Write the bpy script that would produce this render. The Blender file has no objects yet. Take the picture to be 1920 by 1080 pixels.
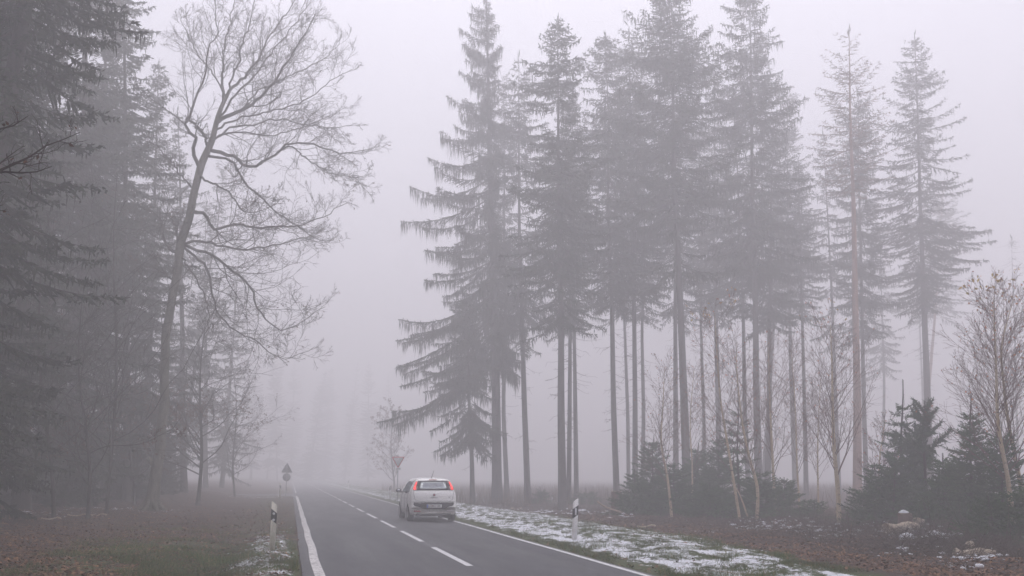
import bpy, math, random
import numpy as np
random.seed(7)
SC = bpy.context.scene
COL = SC.collection

# ------------------------------------------------------------------ camera maths
F = 1760.0; EYE = 1.62
PH = math.atan(350 / F); YAW = math.atan(415 / F * math.cos(PH))
cy, sy = math.cos(YAW), math.sin(YAW); cp, sp = math.cos(PH), math.sin(PH)

def ray(px, py):
    u = (px - 960) / F; w = (540 - py) / F
    f = cp - sp * w; z = sp + cp * w
    return u * cy + f * sy, -u * sy + f * cy, z, f

def at(px, py, D):
    """world point seen in direction (px,py) at forward distance D"""
    x, y, z, f = ray(px, py); t = D / f
    return np.array([x * t, y * t, EYE + z * t])

def on_ground(px, py):
    x, y, z, f = ray(px, py); t = -EYE / z
    return x * t, y * t

def foot(px, D):
    py = 540 + F * math.tan(PH + math.atan(EYE / D))
    p = at(px, py, D)
    return np.array([p[0], p[1], hgt(p[0], p[1])])

# ------------------------------------------------------------------ noise in numpy
def vnoise(x, y, seed=0):
    xi = np.floor(x).astype(np.int64); yi = np.floor(y).astype(np.int64)
    xf = x - xi; yf = y - yi
    u = xf * xf * (3 - 2 * xf); v = yf * yf * (3 - 2 * yf)
    def h(a, b):
        n = (a * 374761393 + b * 668265263 + seed * 1442695) & 0x7fffffff
        n = ((n ^ (n >> 13)) * 1274126177) & 0x7fffffff
        n = n ^ (n >> 16)
        return (n & 0xffff) / 65535.0
    return (h(xi, yi) * (1 - u) + h(xi + 1, yi) * u) * (1 - v) + (h(xi, yi + 1) * (1 - u) + h(xi + 1, yi + 1) * u) * v

def fbm(x, y, seed=0, o=4):
    s = 0; a = .5; t = 0
    for k in range(o):
        s = s + a * vnoise(x * 2 ** k, y * 2 ** k, seed + k); t += a; a *= .5
    return s / t

def sstep(a, b, x):
    t = np.clip((x - a) / (b - a), 0, 1)
    return t * t * (3 - 2 * t)

RL, RR = .30, 5.92          # asphalt edges
def side_road(x, y):
    """1 inside the side road's corridor left of the main road"""
    y0 = 79.0 - 4.5 * np.exp(-(np.maximum(.3 - x, 0)) / 2.0)
    return sstep(-1.2, 0, y - y0) * sstep(-1.2, 0, 86 - y) * sstep(0, .3, .3 - x)

def hgt(x, y):
    x = np.asarray(x, float); y = np.asarray(y, float)
    n = fbm(x * .8, y * .8, 3, 4) - .5
    fine = fbm(x * 4, y * 4, 9, 3) - .5
    L = RL - x
    hl = -.03 + .02 * sstep(0, .4, L) - .16 * np.exp(-((x + 1.35) / .6) ** 2) * sstep(40, 20, y) \
        + .32 * sstep(2.2, 12, L) + .28 * sstep(50, 66, y) * sstep(3, 7, L) + (.14 * n + .04 * fine) * sstep(.1, 2, L)
    R = x - RR
    hr = -.03 + .20 * sstep(.4, 2.2, R) * (1 - .5 * sstep(2.6, 4.2, R)) + .12 * sstep(6, 14, R) * 1 \
        + (.26 * n * sstep(2, 6, R) + .05 * fine) * sstep(.1, 1, R)
    fwd = x * sy + y * cy
    hr = hr - .36 * sstep(38, 50, fwd) * sstep(2.5, 5, R)      # the wood floor lies a little lower
    h = np.where(x < RL, hl, np.where(x > RR, hr, -.07))
    s = side_road(x, y)
    return h * (1 - s) - .07 * s

# ------------------------------------------------------------------ mesh builder
class MB:
    def __init__(s): s.V = []; s.L = []; s.T = []; s.n = 0
    def quads(s, P):
        P = np.asarray(P, float).reshape(-1, 4, 3); k = len(P)
        if not k: return
        s.V.append(P.reshape(-1, 3)); s.L.append(np.arange(k * 4) + s.n); s.T.append(np.full(k, 4)); s.n += k * 4
    def tris(s, P):
        P = np.asarray(P, float).reshape(-1, 3, 3); k = len(P)
        if not k: return
        s.V.append(P.reshape(-1, 3)); s.L.append(np.arange(k * 3) + s.n); s.T.append(np.full(k, 3)); s.n += k * 3
    def faces(s, V, Fs):
        V = np.asarray(V, float).reshape(-1, 3)
        for f in Fs: s.L.append(np.array(f) + s.n); s.T.append(np.array([len(f)]))
        s.V.append(V); s.n += len(V)
    def grid(s, G, closed=False):
        """G (m,n,3) sheet of quads"""
        m, n = G.shape[:2]
        i = np.arange(m * n).reshape(m, n)
        if closed: i = np.concatenate([i, i[:, :1]], 1)
        q = np.stack([i[:-1, :-1], i[:-1, 1:], i[1:, 1:], i[1:, :-1]], -1).reshape(-1, 4)
        s.V.append(G.reshape(-1, 3)); s.L.append(q.reshape(-1) + s.n); s.T.append(np.full(len(q), 4)); s.n += m * n
    def tubes(s, P, R, sides=4, cap=False):
        """P (B,S,3), R (B,S)"""
        P = np.asarray(P, float); R = np.asarray(R, float)
        if P.ndim == 2: P = P[None]; R = R[None]
        if not len(P): return
        B, S = P.shape[:2]
        T = np.gradient(P, axis=1); T /= np.linalg.norm(T, axis=2, keepdims=True) + 1e-9
        ref = np.where(np.abs(T[:, :1, 2:3]) > .8, np.array([1., 0, 0]), np.array([0, 0, 1.]))
        U = np.cross(T, np.broadcast_to(ref, T.shape)); U /= np.linalg.norm(U, axis=2, keepdims=True) + 1e-9
        W = np.cross(T, U)
        a = np.arange(sides) * 2 * math.pi / sides
        X = P[:, :, None] + R[:, :, None, None] * (U[:, :, None] * np.cos(a)[None, None, :, None] + W[:, :, None] * np.sin(a)[None, None, :, None])
        idx = np.arange(B * S * sides).reshape(B, S, sides); nx = np.roll(idx, -1, 2)
        q = np.stack([idx[:, :-1], nx[:, :-1], nx[:, 1:], idx[:, 1:]], -1).reshape(-1, 4)
        s.V.append(X.reshape(-1, 3)); s.L.append(q.reshape(-1) + s.n); s.T.append(np.full(len(q), 4))
        if cap:
            c = idx[:, -1].reshape(-1); s.L.append(c + s.n); s.T.append(np.full(B, sides))
        s.n += B * S * sides
    def box(s, x0, x1, y0, y1, z0, z1):
        v = [(x, y, z) for z in (z0, z1) for y in (y0, y1) for x in (x0, x1)]
        s.faces(v, [(0, 2, 3, 1), (4, 5, 7, 6), (0, 1, 5, 4), (2, 6, 7, 3), (0, 4, 6, 2), (1, 3, 7, 5)])
    def prism(s, poly, y0, y1):
        """poly in (x,z), extruded along y"""
        n = len(poly)
        v = [(x, y0, z) for x, z in poly] + [(x, y1, z) for x, z in poly]
        s.faces(v, [tuple(range(n)), tuple(range(2 * n - 1, n - 1, -1))] + [(i + n, (i + 1) % n + n, (i + 1) % n, i) for i in range(n)])
    def absorb(s, o):
        """take another builder's faces as a second material"""
        s.split = sum(len(t) for t in s.T)
        s.V += o.V; s.L += [l + s.n for l in o.L]; s.T += o.T; s.n += o.n
    def build(s, name, mat, parent=None, smooth=False, loc=None, mat2=None):
        me = bpy.data.meshes.new(name)
        if s.n:
            V = np.concatenate(s.V); L = np.concatenate(s.L); T = np.concatenate(s.T)
            me.vertices.add(len(V)); me.vertices.foreach_set('co', V.astype(np.float32).ravel())
            me.loops.add(len(L)); me.loops.foreach_set('vertex_index', L.astype(np.int32))
            me.polygons.add(len(T))
            st = np.concatenate([[0], np.cumsum(T)[:-1]])
            me.polygons.foreach_set('loop_start', st.astype(np.int32))
            me.polygons.foreach_set('loop_total', T.astype(np.int32))
            if smooth: me.polygons.foreach_set('use_smooth', np.ones(len(T), bool))
            if mat2:
                mi = np.zeros(len(T), np.int32); mi[s.split:] = 1; me.polygons.foreach_set('material_index', mi)
            me.update(calc_edges=True)
        me.materials.append(mat)
        if mat2: me.materials.append(mat2)
        o = bpy.data.objects.new(name, me); COL.objects.link(o)
        if parent: o.parent = parent
        if loc is not None: o.location = loc
        return o

def tag(o, label=None, cat=None, group=None, kind=None):
    if label: o['label'] = label
    if cat: o['category'] = cat
    if group: o['group'] = group
    if kind: o['kind'] = kind
    return o

def empty(name, loc, label, cat, group=None, rz=0):
    o = bpy.data.objects.new(name, None); COL.objects.link(o)
    o.location = [float(c) for c in loc]; o.rotation_euler = (0, 0, rz); o.empty_display_size = .3
    return tag(o, label, cat, group)

def dup(root, loc, rz=0, s=1.0, label=None, group=None):
    r = root.copy(); COL.objects.link(r)
    r.location = [float(c) for c in loc]; r.rotation_euler = (0, 0, rz)
    r.scale = (s, s, s) if not isinstance(s, tuple) else s
    if label: r['label'] = label
    if group: r['group'] = group
    for ch in list(root.children):
        c = ch.copy(); COL.objects.link(c); c.parent = r
        for g in list(ch.children):
            d = g.copy(); COL.objects.link(d); d.parent = c
    return r

# ------------------------------------------------------------------ materials
def mat(name, rough=.8, metallic=0, col=(.5, .5, .5), spec=.3):
    m = bpy.data.materials.new(name); m.use_nodes = True
    b = m.node_tree.nodes['Principled BSDF']
    b.inputs['Base Color'].default_value = (*col, 1); b.inputs['Roughness'].default_value = rough
    b.inputs['Metallic'].default_value = metallic; b.inputs['Specular IOR Level'].default_value = spec
    return m, m.node_tree, b

def N(nt, t, **k):
    n = nt.nodes.new(t)
    for a, v in k.items(): setattr(n, a, v)
    return n

def ramp(nt, fac, stops):
    r = N(nt, 'ShaderNodeValToRGB'); e = r.color_ramp.elements
    while len(e) < len(stops): e.new(.5)
    for q, (p, c) in zip(e, stops): q.position = p; q.color = (*c, 1) if len(c) == 3 else c
    nt.links.new(fac, r.inputs[0]); return r.outputs[0]

def noise(nt, vec, scale, detail=4, rough=.6, w=None):
    n = N(nt, 'ShaderNodeTexNoise'); n.inputs['Scale'].default_value = scale
    n.inputs['Detail'].default_value = detail; n.inputs['Roughness'].default_value = rough
    if vec is not None: nt.links.new(vec, n.inputs['Vector'])
    return n.outputs['Fac']

def mapping(nt, vec, scale=(1, 1, 1), rot=(0, 0, 0)):
    m = N(nt, 'ShaderNodeMapping'); m.inputs['Scale'].default_value = scale; m.inputs['Rotation'].default_value = rot
    nt.links.new(vec, m.inputs['Vector']); return m.outputs[0]

def bump(nt, b, h, strength=.4, dist=.02):
    n = N(nt, 'ShaderNodeBump'); n.inputs['Strength'].default_value = strength; n.inputs['Distance'].default_value = dist
    nt.links.new(h, n.inputs['Height']); nt.links.new(n.outputs[0], b.inputs['Normal'])

def mix(nt, fac, a, b):
    m = N(nt, 'ShaderNodeMix', data_type='RGBA')
    if isinstance(fac, (int, float)): m.inputs[0].default_value = fac
    else: nt.links.new(fac, m.inputs[0])
    for k, c in ((6, a), (7, b)):
        if isinstance(c, tuple): m.inputs[k].default_value = (*c, 1)
        else: nt.links.new(c, m.inputs[k])
    return m.outputs[2]

def math_(nt, op, a, b=None, clamp=False):
    m = N(nt, 'ShaderNodeMath', operation=op); m.use_clamp = clamp
    for k, c in ((0, a), (1, b)):
        if c is None: continue
        if isinstance(c, (int, float)): m.inputs[k].default_value = c
        else: nt.links.new(c, m.inputs[k])
    return m.outputs[0]

def bark_mat(name, c1, c2, scale=6, zs=.25, bstr=.5, moss=None):
    m, nt, b = mat(name, .9)
    tc = N(nt, 'ShaderNodeTexCoord').outputs['Object']
    f = noise(nt, mapping(nt, tc, (1, 1, zs)), scale, 6, .65)
    c = ramp(nt, f, [(.3, c1), (.7, c2)])
    if moss:
        g = noise(nt, tc, .7, 3)
        g = ramp(nt, g, [(.45, (0, 0, 0)), (.65, (1, 1, 1))])
        c = mix(nt, g, c, moss)
    nt.links.new(c, b.inputs['Base Color'])
    bump(nt, b, f, bstr, .04)
    return m

def leafy_mat(name, cols, rough=.75, trans=.0):
    m, nt, b = mat(name, rough, spec=.25)
    g = N(nt, 'ShaderNodeNewGeometry')
    c = ramp(nt, g.outputs['Random Per Island'], [(i / (len(cols) - 1), k) for i, k in enumerate(cols)])
    tc = N(nt, 'ShaderNodeTexCoord').outputs['Object']
    v = ramp(nt, noise(nt, tc, .45, 3), [(.3, (.55, .55, .55)), (.7, (1.3, 1.3, 1.3))])
    mm = N(nt, 'ShaderNodeMix', data_type='RGBA', blend_type='MULTIPLY'); mm.inputs[0].default_value = 1
    nt.links.new(c, mm.inputs[6]); nt.links.new(v, mm.inputs[7])
    nt.links.new(mm.outputs[2], b.inputs['Base Color'])
    return m

M = {}
M['spruce_bark'] = bark_mat('spruce bark', (.035, .028, .026), (.10, .08, .072), 7)
M['red_bark'] = bark_mat('reddish pine bark', (.16, .075, .045), (.34, .18, .12), 6)
M['oak_bark'] = bark_mat('oak bark', (.09, .08, .062), (.27, .25, .20), 9, .22, .8, moss=(.085, .085, .05))
M['twig'] = bark_mat('twig wood', (.035, .026, .022), (.075, .055, .045), 5)
M['twig_oak'] = bark_mat('oak twig wood', (.055, .045, .036), (.11, .095, .075), 5)
M['twig_birch'] = bark_mat('birch twig wood', (.085, .035, .03), (.18, .085, .07), 5)
M['needles'] = leafy_mat('spruce needles', [(.018, .028, .014), (.035, .05, .022), (.05, .062, .032), (.045, .045, .025)])
M['needles_red'] = leafy_mat('dying reddish needles', [(.16, .085, .05), (.22, .12, .07), (.10, .09, .045)])
M['needles_young'] = leafy_mat('young spruce needles', [(.026, .070, .016), (.045, .110, .028), (.08, .155, .045)])
M['needles_pine'] = leafy_mat('young pine needles', [(.035, .075, .032), (.06, .115, .05), (.09, .15, .07)])
M['brown_leaves'] = leafy_mat('withered brown leaves', [(.14, .06, .03), (.20, .09, .045), (.10, .05, .03)])
M['yellow_leaves'] = leafy_mat('yellow birch leaves', [(.50, .38, .07), (.55, .34, .07), (.40, .22, .07)])
M['birch_leaves'] = leafy_mat('rusty birch leaves', [(.50, .13, .04), (.58, .22, .06), (.40, .11, .04)])
M['dry_grass'] = leafy_mat('dry reddish grass', [(.14, .085, .055), (.20, .13, .08), (.12, .09, .05)])
M['grass'] = leafy_mat('verge grass', [(.035, .09, .015), (.06, .13, .022), (.12, .14, .032), (.24, .18, .06)])
M['litter'] = leafy_mat('leaf litter', [(.06, .030, .018), (.11, .05, .028), (.19, .09, .04), (.34, .18, .08)])
M['brush'] = leafy_mat('brushwood', [(.05, .035, .028), (.09, .06, .045), (.06, .05, .03)])

m, nt, b = mat('birch bark', .75); M['birch_bark'] = m
tc = N(nt, 'ShaderNodeTexCoord').outputs['Object']
f = noise(nt, mapping(nt, tc, (1.5, 1.5, 9)), 2.2, 5, .7)
f2 = noise(nt, tc, .55, 2)
c = ramp(nt, f, [(.36, (.09, .07, .055)), (.44, (.52, .46, .36))])
c2 = ramp(nt, f2, [(.35, (.8, .66, .46)), (.7, (1, .95, .85))])
mm = N(nt, 'ShaderNodeMix', data_type='RGBA', blend_type='MULTIPLY'); mm.inputs[0].default_value = 1
nt.links.new(c, mm.inputs[6]); nt.links.new(c2, mm.inputs[7])
g = N(nt, 'ShaderNodeGamma'); g.inputs[1].default_value = .8; nt.links.new(mm.outputs[2], g.inputs[0])
nt.links.new(g.outputs[0], b.inputs['Base Color']); bump(nt, b, f, .3, .01)

def rough_white(name, col, dirt, scale, lo=.45, hi=.6, rough=.7):
    m, nt, b = mat(name, rough)
    tc = N(nt, 'ShaderNodeTexCoord').outputs['Object']
    f = noise(nt, tc, scale, 6, .75)
    nt.links.new(mix(nt, ramp(nt, f, [(lo, (0, 0, 0)), (hi, (1, 1, 1))]), dirt, col), b.inputs['Base Color'])
    return m
M['line_worn'] = rough_white('worn white edge paint', (.66, .64, .62), (.26, .25, .24), 7, .40, .52)
M['line'] = rough_white('white road paint', (.66, .66, .66), (.34, .34, .34), 14, .30, .42)
M['post_cream'] = rough_white('yellowed post plastic', (.80, .78, .68), (.62, .59, .46), 5, .35, .6, .5)
M['post_white'] = rough_white('white post plastic', (.86, .85, .83), (.70, .67, .64), 5, .3, .5, .5)
M['black'] = mat('black plastic', .5, col=(.018, .018, .02))[0]
M['reflector'] = mat('white reflector', .25, col=(.75, .75, .78), spec=.8)[0]
M['galv'] = mat('galvanised steel', .5, .6, (.38, .39, .40))[0]
M['sign_back'] = mat('grey sign back', .6, .2, (.30, .305, .31))[0]
M['sign_red'] = mat('red sign foil', .5, col=(.62, .03, .03))[0]
M['sign_white'] = mat('white sign foil', .5, col=(.85, .85, .85))[0]
M['snow'] = rough_white('patchy snow', (.82, .84, .88), (.72, .73, .77), 12, .3, .6, .6)
M['cut_wood'] = rough_white('pale cut wood', (.50, .42, .32), (.32, .24, .17), 7, .3, .6, .8)
M['stump'] = bark_mat('stump bark', (.09, .05, .04), (.19, .115, .09), 9)

# asphalt
m, nt, b = mat('asphalt', .62, spec=.35); M['asphalt'] = m
tc = N(nt, 'ShaderNodeTexCoord').outputs['Object']
f1 = noise(nt, tc, 60, 3, .8); f2 = noise(nt, mapping(nt, tc, (1.2, .12, 1)), 1.3, 4, .6); f3 = noise(nt, tc, .9, 4)
c = ramp(nt, f1, [(.3, (.048, .048, .053)), (.72, (.088, .087, .094))])
v = ramp(nt, f2, [(.3, (.78, .78, .78)), (.7, (1.2, 1.2, 1.22))])
v3 = ramp(nt, f3, [(.3, (.92, .92, .92)), (.7, (1.08, 1.08, 1.08))])
mm = N(nt, 'ShaderNodeMix', data_type='RGBA', blend_type='MULTIPLY'); mm.inputs[0].default_value = 1
nt.links.new(c, mm.inputs[6]); nt.links.new(v, mm.inputs[7])
m2 = N(nt, 'ShaderNodeMix', data_type='RGBA', blend_type='MULTIPLY'); m2.inputs[0].default_value = 1
nt.links.new(mm.outputs[2], m2.inputs[6]); nt.links.new(v3, m2.inputs[7])
# polished wheel tracks of the two lanes and grit along the edges
sx_ = N(nt, 'ShaderNodeSeparateXYZ'); nt.links.new(tc, sx_.inputs[0])
wob_ = math_(nt, 'ADD', sx_.outputs[0], math_(nt, 'MULTIPLY', noise(nt, mapping(nt, tc, (1, .1, 1)), .6, 2), .4))
trk = ramp(nt, math_(nt, 'MULTIPLY', wob_, 1 / 6.4), [(.05, (1.25, 1.2, 1.15)), (.10, (1, 1, 1)), (.19, (.86, .86, .87)), (.29, (1.05, 1.05, 1.05)), (.41, (.88, .88, .89)), (.53, (1.06, 1.06, 1.06)), (.64, (.86, .86, .87)), (.75, (1.05, 1.05, 1.05)), (.86, (.88, .88, .89)), (.94, (1.0, 1.0, 1.0)), (.98, (1.22, 1.18, 1.12))])
m3 = N(nt, 'ShaderNodeMix', data_type='RGBA', blend_type='MULTIPLY'); m3.inputs[0].default_value = 1
nt.links.new(m2.outputs[2], m3.inputs[6]); nt.links.new(trk, m3.inputs[7])
nt.links.new(m3.outputs[2], b.inputs['Base Color'])
nt.links.new(ramp(nt, f2, [(.3, (.5, .5, .5)), (.7, (.75, .75, .75))]), b.inputs['Roughness'])
bump(nt, b, f1, .5, .006)

# ground: soil and leaf litter, grass and snow where the grids below say
m, nt, b = mat('ground cover', .9); M['ground'] = m
tc = N(nt, 'ShaderNodeTexCoord').outputs['Object']
n1 = noise(nt, tc, 3.0, 8, .7); n2 = noise(nt, tc, 22, 6, .75); n3 = noise(nt, tc, .5, 3)
soil = ramp(nt, n2, [(.28, (.026, .015, .011)), (.5, (.058, .031, .022)), (.66, (.105, .055, .034)), (.8, (.19, .11, .065))])
gr = ramp(nt, n2, [(.3, (.032, .048, .014)), (.5, (.06, .082, .022)), (.7, (.125, .115, .04))])
def attr(n):
    a = N(nt, 'ShaderNodeAttribute'); a.attribute_name = n; return a.outputs['Fac']
gm = math_(nt, 'ADD', attr('grassy'), math_(nt, 'MULTIPLY', math_(nt, 'SUBTRACT', n1, .5), 1.6))
gm = ramp(nt, gm, [(.42, (0, 0, 0)), (.62, (1, 1, 1))])
col = mix(nt, gm, soil, gr)
ns = noise(nt, mapping(nt, tc, (2.3, .8, 1), (0, 0, .55)), 1.6, 9, .70)
sm = math_(nt, 'ADD', attr('snowy'), math_(nt, 'MULTIPLY', math_(nt, 'SUBTRACT', ns, .5), 2.9))
sm = math_(nt, 'ADD', sm, math_(nt, 'MULTIPLY', math_(nt, 'SUBTRACT', n2, .5), 1.5))
sm = ramp(nt, sm, [(.52, (0, 0, 0)), (.58, (1, 1, 1))])
snowc = ramp(nt, n2, [(.3, (.60, .61, .64)), (.55, (.84, .86, .90))])
nt.links.new(mix(nt, sm, col, snowc), b.inputs['Base Color'])
bump(nt, b, math_(nt, 'ADD', n2, math_(nt, 'MULTIPLY', sm, .5)), .8, .05)

# ------------------------------------------------------------------ world, sun, haze
w = bpy.data.worlds.new('World'); SC.world = w; w.use_nodes = True
nt = w.node_tree; bg = nt.nodes['Background']
sky = N(nt, 'ShaderNodeTexSky', sky_type='NISHITA'); sky.sun_disc = False
SUN_EL, SUN_AZ = math.radians(62), math.radians(10)
sky.sun_elevation = SUN_EL; sky.sun_rotation = SUN_AZ; sky.dust_density = 5; sky.air_density = 1
hs = N(nt, 'ShaderNodeHueSaturation'); hs.inputs['Saturation'].default_value = .12; nt.links.new(sky.outputs[0], hs.inputs['Color'])
cloud = N(nt, 'ShaderNodeMix', data_type='RGBA'); cloud.inputs[0].default_value = .8
cloud.inputs[7].default_value = (6.28, 6.08, 7.15, 1)
nt.links.new(hs.outputs[0], cloud.inputs[6])
# overcast luminance: three times brighter overhead than at the horizon
gen = N(nt, 'ShaderNodeTexCoord').outputs['Generated']; sz = N(nt, 'ShaderNodeSeparateXYZ'); nt.links.new(gen, sz.inputs[0])
lum = math_(nt, 'ADD', math_(nt, 'MULTIPLY', math_(nt, 'MAXIMUM', sz.outputs[2], 0.0), .66), .53)
vm = N(nt, 'ShaderNodeVectorMath', operation='SCALE'); nt.links.new(cloud.outputs[2], vm.inputs[0]); nt.links.new(lum, vm.inputs['Scale'])
nt.links.new(vm.outputs[0], bg.inputs['Color'])
bg.inputs['Strength'].default_value = .15
sd = bpy.data.lights.new('sun', 'SUN'); sd.energy = .5; sd.angle = math.radians(40); sd.color = (1, .97, .93)
so = bpy.data.objects.new('sun', sd); COL.objects.link(so)
so.rotation_euler = (math.pi / 2 - SUN_EL, 0, math.pi - SUN_AZ)

HAZE = .0125
hz = MB(); hz.box(-330, 330, -120, 420, -1.6, 46)
m = bpy.data.materials.new('haze'); m.use_nodes = True; nt = m.node_tree; nt.nodes.clear()
o_ = N(nt, 'ShaderNodeOutputMaterial'); pv = N(nt, 'ShaderNodeVolumePrincipled')
pv.inputs['Color'].default_value = (.966, .954, .962, 1); pv.inputs['Density'].default_value = HAZE; pv.inputs['Anisotropy'].default_value = .28
nt.links.new(pv.outputs[0], o_.inputs['Volume'])
ho = hz.build('haze', m); tag(ho, 'pale thick fog filling the road and the woods', kind='stuff')

cam = bpy.data.cameras.new('camera'); co = bpy.data.objects.new('camera', cam); COL.objects.link(co)
cam.sensor_width = 36; cam.lens = F / 1920 * 36; cam.clip_start = .1; cam.clip_end = 2000
co.location = (0, 0, EYE); co.rotation_euler = (math.pi / 2 + PH, 0, -YAW)
SC.camera = co
vs = SC.view_settings; vs.view_transform = 'Standard'; vs.look = 'None'; vs.gamma = 1; vs.exposure = .66
cyc = SC.cycles; cyc.use_denoising = True
try: cyc.denoiser = 'OPENIMAGEDENOISE'
except Exception: pass
cyc.volume_bounces = 3; cyc.max_bounces = 8; cyc.diffuse_bounces = 2; cyc.glossy_bounces = 2; cyc.transparent_max_bounces = 12
cyc.use_adaptive_sampling = True; cyc.adaptive_threshold = .012

# ------------------------------------------------------------------ ground sheet
def axis(segs):
    a = []
    for x0, x1, st in segs: a.append(np.arange(x0, x1, st))
    a.append([segs[-1][1]]); return np.concatenate(a)
xs = axis([(-320, -60, 20), (-60, -16, 2), (-16, -6, .3), (-6, .1, .12), (.1, .3, .1), (.3, 5.9, .8), (5.9, 12, .12), (12, 30, .25), (30, 70, 2), (70, 320, 20)])
ys = axis([(-110, -10, 10), (-10, 12, 1), (12, 34, .14), (34, 60, .3), (60, 100, 1), (100, 200, 4), (200, 410, 15)])
X, Y = np.meshgrid(xs, ys)
Z = hgt(X, Y)
def blob(cx, cy_, rx, ry): return np.exp(-(((X - cx) / rx) ** 2 + ((Y - cy_) / ry) ** 2))
nb = fbm(X * .35, Y * .35, 21, 3)
# grass: verge strips both sides, with wandering outer edge
gL = sstep(-6.2, -3.4, X + 2.6 * (nb - .5)) * sstep(36, 17, Y) * (X < RL)
gL = np.maximum(gL, .50 * sstep(-4.0, -1.2, X) * (X < RL))
edge = 9.6 + 1.2 * (fbm(Y * .18, Y * 0, 5, 2) - .5) - 1.6 * sstep(22, 14, Y)
gR = sstep(1.0, -.5, X - edge) * (X > RR)
grassy = np.clip(gL + gR, 0, 1)
grassy = grassy * .9
# snow
bankR = sstep(6.15, 6.9, X) * sstep(.5, -.5, X - edge) * (.57 - .16 * sstep(35, 60, Y))
snowy = bankR
stripe = np.exp(-((X - 6.75) / .30) ** 2) * .24
snowy = snowy + stripe * (X > RR)
snowy = np.maximum(snowy, .50 * blob(11.0, 40.5, 1.9, 2.4)); snowy = np.maximum(snowy, .40 * blob(12.5, 38, 3, 1.6))
snowy = np.maximum(snowy, .56 * sstep(-1.6, -.7, X) * sstep(.25, -.1, X) * sstep(40, 20, Y))
snowy = np.maximum(snowy, .66 * blob(-1.45, 17.2, .45, 1.5)); snowy = np.maximum(snowy, .68 * blob(-.35, 17.0, .55, 2.6))
snowy = np.maximum(snowy, .44 * blob(-9.6, 38, 2.2, 2.0)); snowy = np.maximum(snowy, .34 * blob(-7.0, 44, 3.5, 2.5)); snowy = np.maximum(snowy, .40 * blob(-2.0, 75, 3, 7))
for (px, py, rx, ry, a) in [(1700, 1000, 1.5, 1.0, .52), (1760, 1015, 1.6, 1.0, .5), (1830, 1060, 1.0, .7, .55), (1580, 1012, 2.2, .7, .45), (1450, 995, 2.6, 1.0, .5), (1520, 1000, 1.8, .8, .42), (1640, 985, 2, 1, .4), (1370, 985, 1.0, .8, .3), (1590, 950, 4, 3, .42), (1160, 975, 1.5, 1.5, .33)]:
    cx, cy_ = on_ground(px, py); snowy = np.maximum(snowy, a * blob(cx, cy_, rx, ry))
snowy = np.maximum(snowy, .30 * sstep(60, 68, Y) * sstep(7, 9, X) * sstep(30, 18, X))
snowy = np.maximum(snowy, .42 * sstep(60, 66, Y) * sstep(RR, 6.6, X) * sstep(13, 9, X))
snowy = snowy * (1 - side_road(X, Y)); snowy = np.where((X < RL) | (X > RR), snowy, 0)
Z = Z + .02 * sstep(.3, .5, snowy)
mb = MB(); mb.grid(np.stack([X, Y, Z], -1))
gro = mb.build('ground', M['ground'], smooth=True); tag(gro, kind='structure')
for nme, arr in (('grassy', grassy), ('snowy', snowy)):
    a = gro.data.attributes.new(nme, 'FLOAT', 'POINT'); a.data.foreach_set('value', arr.astype(np.float32).ravel())

# road with the junction to the left
mb = MB()
yy = np.arange(-100, 400, 2.0)
G = np.zeros((len(yy), 9, 3)); gx = np.linspace(RL, RR, 9)
G[:, :, 0] = gx[None]; G[:, :, 1] = yy[:, None]; G[:, :, 2] = .03 * (1 - ((gx - 3.1) / 2.9) ** 2)[None] - .012
jit = (fbm(yy * .7, yy * 0, 8, 3) - .5) * .10; G[:, 0, 0] += jit - .03; G[:, -1, 0] += (fbm(yy * .7, yy * 0, 18, 3) - .5) * .08
mb.grid(G)
# skirt so that the slab has thickness
for c in (0, -1):
    S2 = np.stack([G[:, c], G[:, c] - np.array([0, 0, .12])], 1); mb.grid(S2)
road = tag(mb.build('road', M['asphalt'], smooth=True), kind='structure')
mb = MB(); th = np.linspace(0, math.pi / 2, 12)
edgep = [(RL - 4.2 + 4.2 * math.cos(t), 74.8 + 4.2 * math.sin(t)) for t in th] + [(-60, 79.0), (-60, 86), (RL, 86)]
mb.faces([(x, y, -.018) for x, y in edgep], [tuple(range(len(edgep)))])
tag(mb.build('side_road', M['asphalt']), kind='structure')

def strip(path, w, z, name, m_):
    path = np.array(path, float); t = np.gradient(path, axis=0); t /= np.linalg.norm(t, axis=1, keepdims=True)
    n = np.stack([-t[:, 1], t[:, 0]], 1)
    G = np.zeros((len(path), 2, 3)); G[:, 0, :2] = path + n * w / 2; G[:, 1, :2] = path - n * w / 2
    for k in (0, 1): G[:, k, 2] = z + .03 * (1 - np.clip(np.abs(G[:, k, 0] - 3.1) / 2.9, 0, 1) ** 2)
    mb = MB(); mb.grid(G); return tag(mb.build(name, m_), kind='structure')
yv = np.arange(-90, 74.8, .5)
p = [(.53 + .012 * math.sin(y * .9), y) for y in yv] + [(.53 - 4.4 + 4.4 * math.cos(t), 74.8 + 4.4 * math.sin(t)) for t in th[1:]] + [(-8 - 4 * k, 79.2) for k in range(10)]
strip(p, .17, -.006, 'edge_line', M['line_worn'])
strip([(5.76 + .008 * math.sin(y * .7), y) for y in np.arange(-90, 380, .5)], .12, -.006, 'edge_line', M['line'])
strip([(.53, y) for y in np.arange(88, 380, 3)], .12, -.006, 'edge_line', M['line'])
for k in range(-3, 26):
    y0 = 17.13 + 6.37 * k
    if y0 < 5: continue
    strip([(3.19, y0 + q) for q in np.linspace(0, 4.5, 8)], .125, -.006, 'centre_line_dash', M['line'])

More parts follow.
